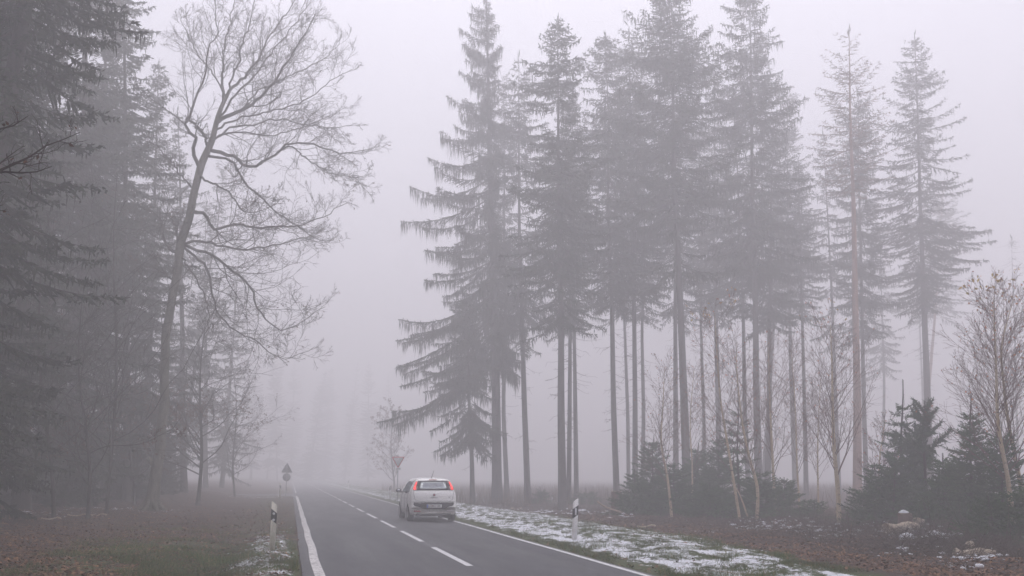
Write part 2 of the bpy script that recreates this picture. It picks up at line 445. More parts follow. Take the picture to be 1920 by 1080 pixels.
# ------------------------------------------------------------------ roadside posts
def delineator(loc, slope, refl, body, label, lean=0.0, name='delineator_post'):
    r = empty(name, loc, label, 'delineator post', 'delineator posts along the road edges')
    r.rotation_euler = (0, lean, 0)
    W = .06; H0 = 1.02; d = .05 * slope
    mb = MB()
    top = [(-W, H0 - d - .012), (-W + .014, H0 - d * .77 + .004), (W - .014, H0 + d * .77 + .004), (W, H0 + d - .012)] if slope > 0 else \
          [(-W, H0 - d - .012), (-W + .014, H0 - d * .77 + .004), (W - .014, H0 + d * .77 + .004), (W, H0 + d - .012)]
    mb.prism([(W, -.05)] + top[::-1] + [(-W, -.05)], 0, .075)
    mb.build('post_body', body, r)
    mb = MB(); zt, zb = .86, .63
    mb.prism([(W + .003, zb + d), (W + .003, zt + d), (-W - .003, zt - d), (-W - .003, zb - d)], -.003, .078)
    band = mb.build('black_band', M['black'], r)
    if refl == 'round':
        for z in (.80, .665):
            mb = MB(); a = np.linspace(0, 2 * math.pi, 20, endpoint=False)
            mb.prism([(.027 * math.cos(t) - .004, z + .027 * math.sin(t)) for t in a], -.010, -.0035)
            mb.build('reflector', M['reflector'], r)
    else:
        mb = MB(); mb.prism([(.018, .66), (.018, .83), (-.024, .83), (-.024, .66)], -.010, -.0035); mb.build('reflector', M['reflector'], r)
    return r
def gz(x, y): return float(hgt(x, y))
delineator((-.32, 21.83, -.02), -1, 'round', M['post_cream'], 'yellowed white roadside post with two round reflectors, near the left edge line')
delineator((6.93, 23.07, gz(6.93, 23.07) - .05), 1, 'rect', M['post_white'], 'white roadside post with one upright reflector, leaning on the snowy right verge', lean=math.radians(3.0))
delineator((6.75, 66.5, gz(6.75, 66.5)), 1, 'rect', M['post_white'], 'small white post in fog just left of the red-bordered yield sign')
delineator((6.9, 118, gz(6.9, 118)), 1, 'rect', M['post_white'], 'faintest and farthest white post, beyond the right edge of the road')
delineator((-.75, 77.5, gz(-.75, 77.5) + .02), -1, 'round', M['post_cream'], 'small distant post at the foot of the back-turned signs on the left')

# ------------------------------------------------------------------ signs
def text_mesh(body, size, m_, name, parent, loc, rot=(math.pi / 2, 0, 0), ext=.001, sx=1.0):
    cu = bpy.data.curves.new(name, 'FONT'); cu.body = body; cu.size = size; cu.align_x = 'CENTER'; cu.align_y = 'CENTER'; cu.extrude = ext
    o = bpy.data.objects.new('tmp', cu); COL.objects.link(o)
    dg = bpy.context.evaluated_depsgraph_get(); me = bpy.data.meshes.new_from_object(o.evaluated_get(dg))
    bpy.data.objects.remove(o); me.name = name; me.materials.clear(); me.materials.append(m_)
    t = bpy.data.objects.new(name, me); COL.objects.link(t); t.parent = parent; t.location = loc; t.rotation_euler = rot; t.scale = (sx, 1, 1)
    return t

def rtri(side, cx, cz, up, inset=0.0, rr=.05):
    """rounded triangle outline"""
    h = side * .866; R = h * 2 / 3 - rr * 2 - inset * 2; r = rr
    out = []
    for k in range(3):
        a = math.radians((90 if up else -90) + 120 * k)
        cx_, cz_ = cx + R * math.cos(a), cz + R * math.sin(a)
        for j in range(-3, 4):
            b_ = a + math.radians(20 * j); out.append((cx_ + r * math.cos(b_), cz_ + r * math.sin(b_)))
    return out
def pole(parent, H, r=.03):
    mb = MB(); mb.tubes(np.array([[0, 0, -.3], [0, 0, H * .5], [0, 0, H]]), np.array([r, r, r]), 12, cap=True)
    return mb.build('pole', M['galv'], parent, smooth=True)
ys_ = empty('yield_sign', (6.70, 61.5, gz(6.7, 61.5)), 'white triangle yield sign with red border on a thin pole, right of the road', 'road sign')
pole(ys_, 2.85)
mb = MB(); mb.prism(rtri(.86, 0, 2.52, False), -.036, -.031); plate = mb.build('sign_plate', M['sign_red'], ys_)
mb = MB(); mb.prism(rtri(.86, 0, 2.52, False, .055, .03), -.041, -.0365); mb.build('white_field', M['sign_white'], plate)
mb = MB(); mb.box(-.17, .17, -.040, -.032, 1.93, 2.08); p2 = mb.build('distance_plate', M['sign_white'], ys_)
text_mesh('100', .12, M['black'], 'lettering', p2, (-.045, -.0425, 2.0)); text_mesh('m', .12, M['black'], 'lettering', p2, (.11, -.0425, 2.0))
bs = empty('road_sign', (-.30, 75.8, gz(-.3, 75.8) - .02), 'triangular and round sign turned back to front on one pole, left verge', 'road sign')
pole(bs, 2.55)
mb = MB(); mb.prism(rtri(.88, 0, 2.12, True), .034, .040); mb.build('triangle_plate', M['sign_back'], bs)
mb = MB(); mb.prism([(.30 * math.cos(t), 1.52 + .30 * math.sin(t)) for t in np.linspace(0, 2 * math.pi, 32, endpoint=False)], .034, .040); mb.build('round_plate', M['sign_back'], bs)
for z in (1.4, 1.64, 2.0, 2.3):
    mb = MB(); mb.box(-.07, .07, .026, .033, z - .015, z + .015); mb.build('clamp', M['galv'], bs)

# ------------------------------------------------------------------ the car
car = empty('hatchback', (4.92, 35.35, .012), 'white five-door hatchback driving away in the right lane with lit tail lights', 'car')
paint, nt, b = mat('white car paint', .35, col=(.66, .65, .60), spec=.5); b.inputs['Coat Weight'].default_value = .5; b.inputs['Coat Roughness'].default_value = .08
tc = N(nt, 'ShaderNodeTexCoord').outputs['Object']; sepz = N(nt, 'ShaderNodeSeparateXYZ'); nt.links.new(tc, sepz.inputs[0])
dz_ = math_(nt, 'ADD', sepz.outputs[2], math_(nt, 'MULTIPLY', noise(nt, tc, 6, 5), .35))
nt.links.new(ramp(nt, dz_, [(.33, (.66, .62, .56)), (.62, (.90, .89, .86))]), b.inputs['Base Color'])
trim = mat('dark car trim', .55, col=(.035, .034, .036))[0]
tyre = mat('tyre rubber', .85, col=(.022, .021, .021))[0]
rimm = mat('grey alloy', .4, .7, (.35, .35, .36))[0]
chrome = mat('chrome badge', .25, .9, (.6, .6, .62))[0]
badge_red = mat('badge red', .4, col=(.30, .03, .04))[0]
inner = mat('car interior', .8, col=(.05, .05, .055))[0]
platew = mat('number plate white', .5, col=(.66, .66, .66))[0]
plateb = mat('number plate blue', .5, col=(.02, .09, .55))[0]
platet = mat('number plate ink', .5, col=(.03, .03, .03))[0]
lit, nt, b = mat('lit red lamp', .3, col=(.7, .03, .03)); b.inputs['Emission Color'].default_value = (1, .06, .05, 1); b.inputs['Emission Strength'].default_value = 1.15
redp = mat('red lamp plastic', .25, col=(.35, .02, .02), spec=.6)[0]
clearp = mat('clear lamp plastic', .2, col=(.5, .45, .45), spec=.6)[0]
glass = bpy.data.materials.new('car glass'); glass.use_nodes = True; nt = glass.node_tree; nt.nodes.clear()
o_ = N(nt, 'ShaderNodeOutputMaterial'); ms = N(nt, 'ShaderNodeMixShader'); ms.inputs[0].default_value = .22
tr = N(nt, 'ShaderNodeBsdfTransparent'); tr.inputs[0].default_value = (.20, .23, .26, 1); gl = N(nt, 'ShaderNodeBsdfGlossy'); gl.inputs['Roughness'].default_value = .05; gl.inputs[0].default_value = (.8, .85, .9, 1)
nt.links.new(tr.outputs[0], ms.inputs[1]); nt.links.new(gl.outputs[0], ms.inputs[2]); nt.links.new(ms.outputs[0], o_.inputs[0])

TOPY = [-2.03, -2.025, -2.01, -1.98, -1.90, -1.78, -1.67, -1.58, -1.48, -1.2, -.6, 0, .45, .75, 1.0, 1.2, 1.35, 1.7, 1.92, 2.0, 2.03]
TOPZ = [.50, .66, .74, .97, 1.06, 1.22, 1.36, 1.445, 1.475, 1.495, 1.505, 1.495, 1.45, 1.32, 1.14, 1.0, .95, .87, .76, .62, .5]
WY = [-2.03, -1.9, -1.6, -1.2, 0, 1.2, 1.7, 1.9, 2.03]; WW = [.93, .965, .99, 1.0, 1.0, 1.0, .95, .88, .74]
HZ = [.18, .28, .45, .62, .80, .93, 1.05, 1.2, 1.35, 1.46, 1.52]; HX = [.765, .80, .838, .848, .842, .825, .775, .710, .635, .55, .46]
def topz(y): return np.interp(y, TOPY, TOPZ)
def hw(z): return np.interp(z, HZ, HX)
def hatch_y(z): return np.interp(z, TOPZ[:9], TOPY[:9])
def wrap(x, y): # plan-view rounding of the two ends
    k = np.clip((-y - 1.2) / .8, 0, 1) * .16 - np.clip((y - 1.0) / 1.0, 0, 1) * .34
    return y + k * (np.abs(x) / .84) ** 2.6
sta = np.unique(np.round(np.concatenate([np.array(TOPY), np.arange(-2.0, 2.01, .07), [-2.03, 2.03]]), 3))
AX = (-1.27, 1.24)
zs_side = np.linspace(0, 1, 13); cap = np.array([.97, .88, .6, .3, 0.])
rings = []
for y in sta:
    t = topz(y); zb = .235 + .04 * max(0, abs(y) - 1.85) / .2
    for a in AX:
        d = abs(y - a)
        if d < .37: zb = max(zb, .31 + math.sqrt(.37 ** 2 - d * d) * .93)
    zb = min(zb, t - .05)
    wy = np.interp(y, WY, WW)
    z = zb + (t - .035 - zb) * zs_side; x = hw(z) * wy
    xt = hw(t) * wy * cap; zt = t - .028 * np.clip(cap - .6, 0, 1) ** 1.5 * 3
    X1 = np.concatenate([x, xt]); Z1 = np.concatenate([z, zt])
    Xf = np.concatenate([-X1, X1[-2::-1]]); Zf = np.concatenate([Z1, Z1[-2::-1]])
    rings.append(np.stack([Xf, wrap(Xf, np.full_like(Xf, y)), Zf], -1))
Gc = np.array(rings)
nS, nR = Gc.shape[:2]
V = Gc.reshape(-1, 3); Fs = []
for i in range(nS - 1):
    ym = (sta[i] + sta[i + 1]) / 2
    for j in range(nR - 1):
        q = (i * nR + j, i * nR + j + 1, (i + 1) * nR + j + 1, (i + 1) * nR + j)
        c = V[list(q)].mean(0)
        if -1.80 < ym < -1.62 and abs(c[0]) < .50 and c[2] > topz(ym) - .12: continue     # rear window opening
        if .50 < ym < 1.15 and abs(c[0]) < .62 and c[2] > topz(ym) - .12: continue        # windscreen opening
        if abs(c[0]) > .55 and 1.0 < c[2] < 1.36 and -1.25 < ym < .55 and c[2] < topz(ym) - .08: continue   # side windows
        Fs.append(q)
for i in range(nS - 1): Fs.append((i * nR, (i + 1) * nR, (i + 1) * nR + nR - 1, i * nR + nR - 1))
Fs.append(tuple(range(nR))); Fs.append(tuple((nS - 1) * nR + k for k in range(nR - 1, -1, -1)))
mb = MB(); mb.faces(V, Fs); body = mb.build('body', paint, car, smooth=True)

def rear_patch(poly, off, name, m_, parent=car, n=8, th=.012):
    """panel lying on the tail: poly (x,z), follows its curve"""
    P = np.array(poly, float); c = P.mean(0); V = []; ks = [1.0, .66, .33]
    dense = []
    for a, b_ in zip(P, np.roll(P, -1, 0)):
        for t in np.linspace(0, 1, n, endpoint=False): dense.append(a + (b_ - a) * t)
    P = np.array(dense); k = len(P)
    for s_ in ks: V.append(c + (P - c) * s_)
    V.append(c[None]); V2 = np.concatenate(V)
    def lift(A, o): yb = hatch_y(A[:, 1]); return np.stack([A[:, 0], wrap(A[:, 0], yb) - o, A[:, 1]], -1)
    top = lift(V2, off)
    Fq = [(r * k + i, r * k + (i + 1) % k, (r + 1) * k + (i + 1) % k, (r + 1) * k + i) for r in range(2) for i in range(k)]
    Fq += [(2 * k + i, 2 * k + (i + 1) % k, 3 * k) for i in range(k)]
    rim_ = lift(P, off - th); V3 = np.concatenate([top, rim_]); o0 = len(top)
    Fq += [(i, o0 + i, o0 + (i + 1) % k, (i + 1) % k) for i in range(k)]
    mb = MB(); mb.faces(V3, Fq); return mb.build(name, m_, parent, smooth=False)

# rear window: dark border ring and glass
bord = [(-.60, 1.07), (.60, 1.07), (.575, 1.16), (.53, 1.40), (-.53, 1.40), (-.575, 1.16)]
inn = [(-.475, 1.135), (.475, 1.135), (.465, 1.19), (.43, 1.35), (-.43, 1.35), (-.465, 1.19)]
def ring_patch(o1, o2, off, name, m_, lift):
    mb = MB(); n = 6; A = []; B = []
    for P, out in ((o1, A), (o2, B)):
        P = np.array(P, float)
        for a, b_ in zip(P, np.roll(P, -1, 0)):
            for t in np.linspace(0, 1, n, endpoint=False): out.append(a + (b_ - a) * t)
    A = lift(np.array(A), off); B = lift(np.array(B), off); C_ = lift(np.array([0, 0]) + np.array([[a[0], a[2]] for a in A]), off - .012)
    mb.grid(np.stack([C_, A, B], 0), closed=True); return mb.build(name, m_, car)
def lift_r(A, o): yb = hatch_y(A[:, 1]); return np.stack([A[:, 0], wrap(A[:, 0], yb) - o, A[:, 1]], -1)
rw = ring_patch(bord, inn, .012, 'rear_window', trim, lift_r)
g_ = rear_patch(inn, .010, 'glass', glass, rw, th=0)
wip = MB(); wip.tubes(np.array([lift_r(np.array([[.02, 1.09]]), .03)[0], lift_r(np.array([[-.15, 1.13]]), .03)[0], lift_r(np.array([[-.36, 1.125]]), .03)[0]]), np.array([.012, .009, .006]), 6)
wip.build('wiper', trim, rw)
for s in (-1, 1):
    outer = [(s * .585, 1.385), (s * .640, 1.30), (s * .715, 1.13), (s * .715, 1.075), (s * .60, 1.075), (s * .605, 1.14), (s * .575, 1.25), (s * .55, 1.385)]
    tl = rear_patch(outer if s > 0 else outer[::-1], .016, 'tail_light', redp, th=.02)
    lamp = [(s * .595, 1.36), (s * .640, 1.28), (s * .705, 1.13), (s * .695, 1.088), (s * .615, 1.092), (s * .64, 1.14), (s * .605, 1.25), (s * .560, 1.36)]
    rear_patch(lamp if s > 0 else lamp[::-1], .021, 'lit_lamp', lit, tl, th=.004)
    fog = [(s * .70, .385), (s * .70, .34), (s * .50, .335), (s * .45, .355), (s * .50, .385)]
    rear_patch(fog if s > 0 else fog[::-1], .008, 'fog_lamp', redp if s < 0 else clearp, th=.01)
rear_patch([(-.14, 1.418), (.14, 1.418), (.13, 1.445), (-.13, 1.445)], .012, 'brake_light', redp)
rear_patch([(-.70, .655), (-.71, .60), (-.68, .545), (-.55, .52), (-.40, .45), (-.32, .43), (.32, .43), (.40, .45), (.55, .52), (.68, .545), (.71, .60), (.70, .655)][::-1], .006, 'bumper_insert', trim, th=.01)
pl = rear_patch([(-.265, .475), (.265, .475), (.265, .59), (-.265, .59)], .030, 'licence_plate', platew, th=.02)
rear_patch([(-.265, .476), (-.215, .476), (-.215, .589), (-.265, .589)], .033, 'blue_strip', plateb, pl, th=.002)
yp = float(wrap(0, hatch_y(.53)))
for t_, x_ in (('GÖ', -.145), ('RT', .0), ('102', .155)): text_mesh(t_, .098, platet, 'plate_lettering', pl, (x_, yp - .034, .532), ext=.0015)
mb = MB(); a = np.linspace(0, 2 * math.pi, 12, endpoint=False); mb.prism([(-.072 + .014 * math.cos(t), .548 + .014 * math.sin(t)) for t in a], yp - .036, yp - .03); mb.build('plate_seal', badge_red, pl)
# hatch seam lines and bumper ledge
for zz, x0, nm in ((.722, .63, 'hatch_seam'),):
    P = np.array([lift_r(np.array([[x, zz + (.12 if abs(x) > .60 else 0) * 0 + .0]]), .002)[0] for x in np.linspace(-x0, x0, 15)])
    mb = MB(); mb.tubes(P, np.full(15, .006), 5); mb.build(nm, trim, body)
for s in (-1, 1):
    P = np.array([lift_r(np.array([[s * x, z]]), .001)[0] for x, z in ((.63, .722), (.665, .76), (.68, .85), (.70, .95), (.715, 1.05))])
    mb = MB(); mb.tubes(P, np.full(5, .005), 5); mb.build('hatch_seam', trim, body)
mb = MB(); P = np.array([lift_r(np.array([[x, .70]]), .012)[0] for x in np.linspace(-.74, .74, 17)]); mb.tubes(P, np.full(17, .022), 6); mb.build('bumper_ledge', paint, car, smooth=True)
yb = float(hatch_y(.92)); tilt = math.atan2(.05, .25)
mb = MB(); mb.prism([(.048 * math.cos(t), .915 + .048 * math.sin(t)) for t in np.linspace(0, 2 * math.pi, 24, endpoint=False)], yb - .03, yb + .02); bd = mb.build('badge', chrome, car)
mb = MB(); mb.prism([(.034 * math.cos(t), .915 + .034 * math.sin(t)) for t in np.linspace(0, 2 * math.pi, 24, endpoint=False)], yb - .034, yb - .031); mb.build('badge_face', badge_red, bd)
text_mesh('PUNTO', .058, trim, 'hatch_lettering', car, (0, float(hatch_y(.82)) - .016, .82), sx=1.25, ext=.003)
text_mesh('EVO', .042, trim, 'trim_lettering', car, (.54, float(wrap(.54, hatch_y(.825))) - .022, .825), rot=(math.pi / 2, 0, .12), ext=.003)
mb = MB(); mb.box(-.60, .60, -1.98, -1.5, .19, .28); mb.build('rear_valance', trim, car)
mb = MB(); mb.tubes(np.array([[.42, -2.0, .235], [.42, -1.6, .235]]), np.array([.028, .028]), 10, cap=True); mb.build('exhaust', rimm, car, smooth=True)
mb = MB(); mb.box(.28, .60, -1.85, -1.55, .13, .22); mb.build('silencer', trim, car)
# side windows (two per side), pillars and mirrors
for s in (-1, 1):
    def lift_s(A, o): return np.stack([s * (hw(A[:, 1]) * np.interp(A[:, 0], WY, WW) + o), A[:, 0], A[:, 1]], -1)
    for poly, nm in (([(-1.30, 1.02), (-.42, .99), (-.42, 1.37), (-1.05, 1.36)], 'rear_side_window'), ([(-.36, .99), (.80, .97), (.50, 1.26), (.22, 1.38), (-.36, 1.375)], 'front_side_window')):
        P = []
        for a_, b_ in zip(np.array(poly), np.roll(np.array(poly), -1, 0)):
            for t in np.linspace(0, 1, 5, endpoint=False): P.append(a_ + (b_ - a_) * t)
        P = np.array(P); c = P.mean(0); k = len(P)
        A = lift_s(P, .006); B = lift_s(c + (P - c) * .90, .006); C_ = lift_s(c[None], .006)
        mb = MB(); mb.grid(np.stack([lift_s(P, -.01), A, B], 0), closed=True); f_ = mb.build(nm, trim, car)
        mb = MB(); mb.faces(np.concatenate([B, C_]), [(i, (i + 1) % k, k) for i in range(k)]); mb.build('glass', glass, f_)
    # mirror
    mb = MB(); u = np.linspace(0, 2 * math.pi, 14, endpoint=False)
    R_ = np.array([[[s * (.955 + .105 * r * math.cos(t)), .60 + yy_, 1.035 + .072 * r * math.sin(t)] for t in u] for r, yy_ in ((.0, -.055), (.85, -.055), (1, -.03), (1, .02), (.75, .07), (.3, .095), (0, .1))])
    mb.grid(R_, closed=True); mi = mb.build('mirror', paint if s > 0 else trim, car, smooth=True)
    mb = MB(); mb.prism([(s * (.955 + .085 * math.cos(t)), 1.038 + .055 * math.sin(t)) for t in u], .535, .543); mb.build('mirror_glass', chrome, mi)
    mb = MB(); mb.tubes(np.array([[s * .80, .62, .96], [s * .90, .60, 1.0]]), np.array([.03, .022]), 6); mb.build('mirror_arm', trim, mi)
    for yd in (-.39, .62, -1.05):
        P = np.array([[s * (hw(z) + .001), yd + (0 if yd > -1 else (z - .5) * -.25 * (z > .7)), z] for z in np.linspace(.34 if yd > -1 else .7, .98, 8)])
        mb = MB(); mb.tubes(P, np.full(8, .005), 4); mb.build('door_seam', trim, body)
    for yd in (-.52, .0 - .0 + .02 - 1.12 * 0 - .12 * 0 + .0 + .47 * 0 - .25,):
        pass
    for yd in (-.95, .0):
        mb = MB(); mb.tubes(np.array([[s * .842, yd, .86], [s * .862, yd + .04, .865], [s * .862, yd + .15, .865], [s * .842, yd + .19, .86]]), np.full(4, .014), 6); mb.build('door_handle', paint, car, smooth=True)
    # headlight
    mb = MB(); mb.faces([(s * .55, 1.93, .62), (s * .77, 1.60, .66), (s * .76, 1.45, .84), (s * .56, 1.82, .78)], [(0, 1, 2, 3)]); hl = mb
    mb.tubes(np.array([[s * .62, 1.70, .70], [s * .64, 1.84, .70]]), np.array([.09, .09]), 12, cap=True); mb.build('headlight', clearp, car)
ws = MB(); P = [(-.66, .97, 1.16 - .15), (.66, .97, 1.01), (.52, .50, 1.425), (-.52, .50, 1.425)]; ws.faces([(x, y + .03, z + .02) for x, y, z in [(-.66, 1.17, 1.0), (.66, 1.17, 1.0), (.52, .46, 1.435), (-.52, .46, 1.435)]], [(0, 1, 2, 3)]); ws.build('windscreen', glass, car)
mb = MB(); mb.tubes(np.array([[.0, -1.32, 1.495], [.0, -1.34, 1.53], [.045, -1.58, 1.76]]), np.array([.018, .008, .004]), 6); mb.build('antenna', trim, car)
# seats seen through the glass
for xx, yy_, zt in ((-.36, -.02, 1.27), (.36, -.02, 1.30), (-.36, -.98, 1.08), (.36, -.98, 1.08)):
    mb = MB()
    prof = [(.10, .35), (.24, .40), (.25, .55), (.22, zt - .30), (.17, zt - .20), (.13, zt - .17), (.14, zt - .02), (.10, zt), (.0, zt + .005)]
    mb.grid(np.array([[[xx + sx_ * w_, yy_ + d_ - (z_ - .4) * .2, z_] for w_, z_ in prof] for sx_, d_ in ((-1, 0), (-1, .09), (0, .11), (1, .09), (1, 0), (0, -.02))] ))
    mb.build('seat', inner, car, smooth=True)
mb = MB(); mb.box(-.70, .70, -1.60, 1.0, .30, .40); mb.box(-.66, .66, .75, 1.05, .55, .98); mb.build('cabin_floor', inner, car)
# wheels
def wheel():
    prof = [(.19, -.10), (.27, -.105), (.305, -.095), (.318, -.07), (.318, .07), (.305, .095), (.27, .105), (.19, .10)]
    a = np.linspace(0, 2 * math.pi, 36, endpoint=False)
    T = MB(); T.grid(np.array([[[w_, r * math.cos(t), r * math.sin(t)] for t in a] for r, w_ in prof]), closed=True)
    R_ = MB()
    for sgn in (1,):
        R_.grid(np.array([[[w_, r * math.cos(t), r * math.sin(t)] for t in a] for r, w_ in ((.195, .10), (.18, .07), (.175, -.08))]), closed=True)
        R_.grid(np.array([[[.055 * sgn, r * math.cos(t), r * math.sin(t)] for t in a] for r in (.0, .05)]), closed=True)
        for k in range(5):
            t = 2 * math.pi * k / 5; R_.tubes(np.array([[.06, .03 * math.cos(t), .03 * math.sin(t)], [.085, .19 * math.cos(t), .19 * math.sin(t)]]), np.array([.035, .022]), 6)
    return T, R_
w0 = None
for xx, yy_ in ((-.735, AX[0]), (.735, AX[0]), (-.735, AX[1]), (.735, AX[1])):
    T, R_ = wheel(); e = T.build('wheel', tyre, car, smooth=True, loc=(xx, yy_, .312)); R_.build('rim', rimm, e)
    if xx < 0: e.rotation_euler = (0, 0, math.pi)

# ------------------------------------------------------------------ tree generators
def unit(a): return a / (np.linalg.norm(a, axis=-1, keepdims=True) + 1e-9)

def diamonds(mb, P0, P1, W, rng):
    """thin leaf-sized kites from P0 to P1"""
    P0 = P0.reshape(-1, 3); P1 = P1.reshape(-1, 3); k = len(P0)
    d = unit(P1 - P0); r = unit(rng.normal(size=(k, 3))); s = unit(np.cross(d, r)) * (np.broadcast_to(np.asarray(W), (k,))[:, None] * .5)
    mid = P0 * .62 + P1 * .38
    mb.quads(np.stack([P0, mid + s, P1, mid - s], 1))

def spruce_parts(seed, H, lean=(0, 0), r0=.2, lo=.4, W=2.5, nb=150, hang=.35, prof=.8, sag=.35, e0=-.35, e1=.45,
                 bias=None, gap=.16, tw=.24, dead=1.0, bot=.55, needle=1.0, rand=.45, ragged=0.0, dead_lo=.1):
    rng = np.random.default_rng(seed)
    zt = np.linspace(-.4, H, 22); f = np.clip(zt / H, 0, 1)
    wob = np.stack([np.interp(f, np.linspace(0, 1, 6), rng.normal(0, .06, 6)), np.interp(f, np.linspace(0, 1, 6), rng.normal(0, .06, 6))], 1); wob -= wob[:1]
    path = np.stack([lean[0] * f + wob[:, 0], lean[1] * f + wob[:, 1], zt], 1)
    rad = r0 * ((1 - f) ** .85 * .95 + .03) + r0 * .35 * np.exp(-np.maximum(zt, 0) / .45)
    T = MB(); T.tubes(path, rad, 12)
    def trunk_at(z): return np.stack([np.interp(z, zt, path[:, 0]), np.interp(z, zt, path[:, 1]), z], -1)
    Lm = MB(); C_ = MB()
    S = 8; s = np.linspace(0, 1, S)
    u = np.sort(rng.random(nb)) ** 1.12
    z0 = H * (lo + (.99 - lo) * u)
    if ragged: # thin patches in the crown
        keep = vnoise(u * 9, u * 0 + seed, 3) > ragged * rng.random(nb); u = u[keep]; z0 = z0[keep]
    n = len(u); az = (np.arange(n) * 2.39996 + rng.normal(0, .35, n)) % (2 * math.pi)
    env = (1 - u) ** prof * (bot + (1 - bot) * np.clip(u / .28, 0, 1))
    L = W * env * (1 - rand + rand * rng.random(n)) + .12
    L *= .45 + 1.0 * vnoise(u * 11 + seed, az * 1.1, seed)
    if bias is not None: L = L * bias(az, u)
    e = e0 + (e1 - e0) * u + rng.normal(0, .10, n)
    k = sag * (1 + .3 * rng.normal(size=n))
    d = np.stack([np.cos(az), np.sin(az)], 1)
    horiz = L[:, None] * s[None]
    bend = rng.normal(0, .07, n)[:, None] * s[None] ** 2 * L[:, None]
    P = np.zeros((n, S, 3)); P[..., 0] = horiz * d[:, :1] - bend * d[:, 1:2]; P[..., 1] = horiz * d[:, 1:2] + bend * d[:, :1]
    P[..., 2] = L[:, None] * (e[:, None] * s + k[:, None] * (s ** 2 - s))
    P += trunk_at(z0)[:, None]
    rb = np.clip(L * .0095, .008, .06)[:, None] * (1 - .82 * s[None])
    Lm.tubes(P, rb, 4)
    # foliage twigs
    for i in range(n):
        m_ = max(3, int(L[i] / gap)); st = np.repeat(np.linspace(.10 if L[i] < 1.6 else .16, 1, m_), 2); st = np.clip(st + rng.normal(0, .02, len(st)), .05, 1)
        B = np.stack([np.interp(st, s, P[i, :, c]) for c in range(3)], 1)
        tan = unit(np.stack([np.interp(st, s, np.gradient(P[i, :, c])) for c in range(3)], 1))
        lat = np.array([-d[i, 1], d[i, 0], 0.]); sg = np.tile([1, -1], m_)[:, None]
        tl = (tw * L[i] * (1 - st) * 1.2 + .16 + .10 * rng.random(len(st)))[:, None] * (.6 + .6 * rng.random((len(st), 1)))
        td = unit(tan * .75 + lat * sg * .8 + np.array([0, 0, -.18]) + rng.normal(0, .14, (len(st), 3)))
        E = B + td * tl; E[:, 2] -= .12 * tl[:, 0]
        diamonds(C_, B, E, .085 * needle, rng)
        # short side sprays
        for q in range(3):
            f_ = rng.random((len(st), 1)); a_ = B + (E - B) * f_
            diamonds(C_, a_, a_ + unit(td + rng.normal(0, .7, td.shape)) * (.10 + .14 * rng.random((len(st), 1))), .055 * needle, rng)
        # hanging branchlets
        nh = int(rng.poisson(hang * 4.0 * len(st)))
        if nh:
            j = rng.integers(0, len(st), nh); f_ = rng.random((nh, 1)); a_ = B[j] + (E[j] - B[j]) * f_
            dn = np.stack([rng.normal(0, .07, nh), rng.normal(0, .07, nh), -np.ones(nh)], 1)
            ln = (hang * (.25 + .95 * rng.random(nh) ** 1.6) * min(1, .35 + L[i] / 3.0) * (.35 + 1.3 * vnoise(st[j] * L[i] * 1.4, st[j] * 0 + i, 7)))[:, None]
            diamonds(C_, a_, a_ + dn * ln, .042 * needle, rng)
    # leader
    t0 = trunk_at(np.linspace(H * .96, H, 8)); diamonds(C_, t0, t0 + np.array([0, 0, .5]) + rng.normal(0, .12, (8, 3)), .1, rng)
    # dead lower branches
    nd = int(dead * H * max(lo - .06, 0) * 3.2)
    if nd:
        z = H * (dead_lo + (lo + .08 - dead_lo) * rng.random(nd) ** .75); a = rng.random(nd) * 2 * math.pi; Ld = .35 + 1.5 * rng.random(nd) ** 1.8
        dd = np.stack([np.cos(a), np.sin(a)], 1); s5 = np.linspace(0, 1, 5)
        P = np.zeros((nd, 5, 3)); P[..., :2] = Ld[:, None, None] * s5[None, :, None] * dd[:, None]
        P[..., 2] = Ld[:, None] * (-.28 * s5 + .30 * (s5 ** 2 - s5) + .12 * rng.normal(size=nd)[:, None] * s5); P += trunk_at(z)[:, None]
        Lm.tubes(P, np.repeat((.013 * (1 - .6 * s5))[None], nd, 0), 3)
        j = rng.integers(0, nd, nd * 3); f_ = rng.integers(1, 5, nd * 3); A = P[j, f_]; q = A + rng.normal(0, .16, (nd * 3, 3)) + dd[j][:, [0, 1, 1]] * np.array([.15, .15, 0]) + np.array([0, 0, -.10])
        Lm.tubes(np.stack([A, q], 1), np.full((nd * 3, 2), .006), 3)
    return T, Lm, C_

SP = 'tall spruces standing right of the road'
def spruce(base, label, name='spruce_tree', cat='spruce tree', group=None, bark='spruce_bark', leaf='needles', **kw):
    r = empty(name, base, label, cat, group)
    T, Lm, C_ = spruce_parts(**kw)
    T.absorb(Lm); T.build('trunk', M[bark], r, smooth=True, mat2=M['twig'] if bark != 'red_bark' else M['twig_birch'])
    if C_.n: C_.build('crown', M[leaf], r)
    return r

def stand(px, D, tx, ty):
    """base point, height and lean of a tree standing at image column px and depth D with its tip at (tx,ty)"""
    b_ = foot(px, D); t = at(tx, ty, D)
    return b_, float(t[2] - b_[2]), (float(t[0] - b_[0]), float(t[1] - b_[1]))

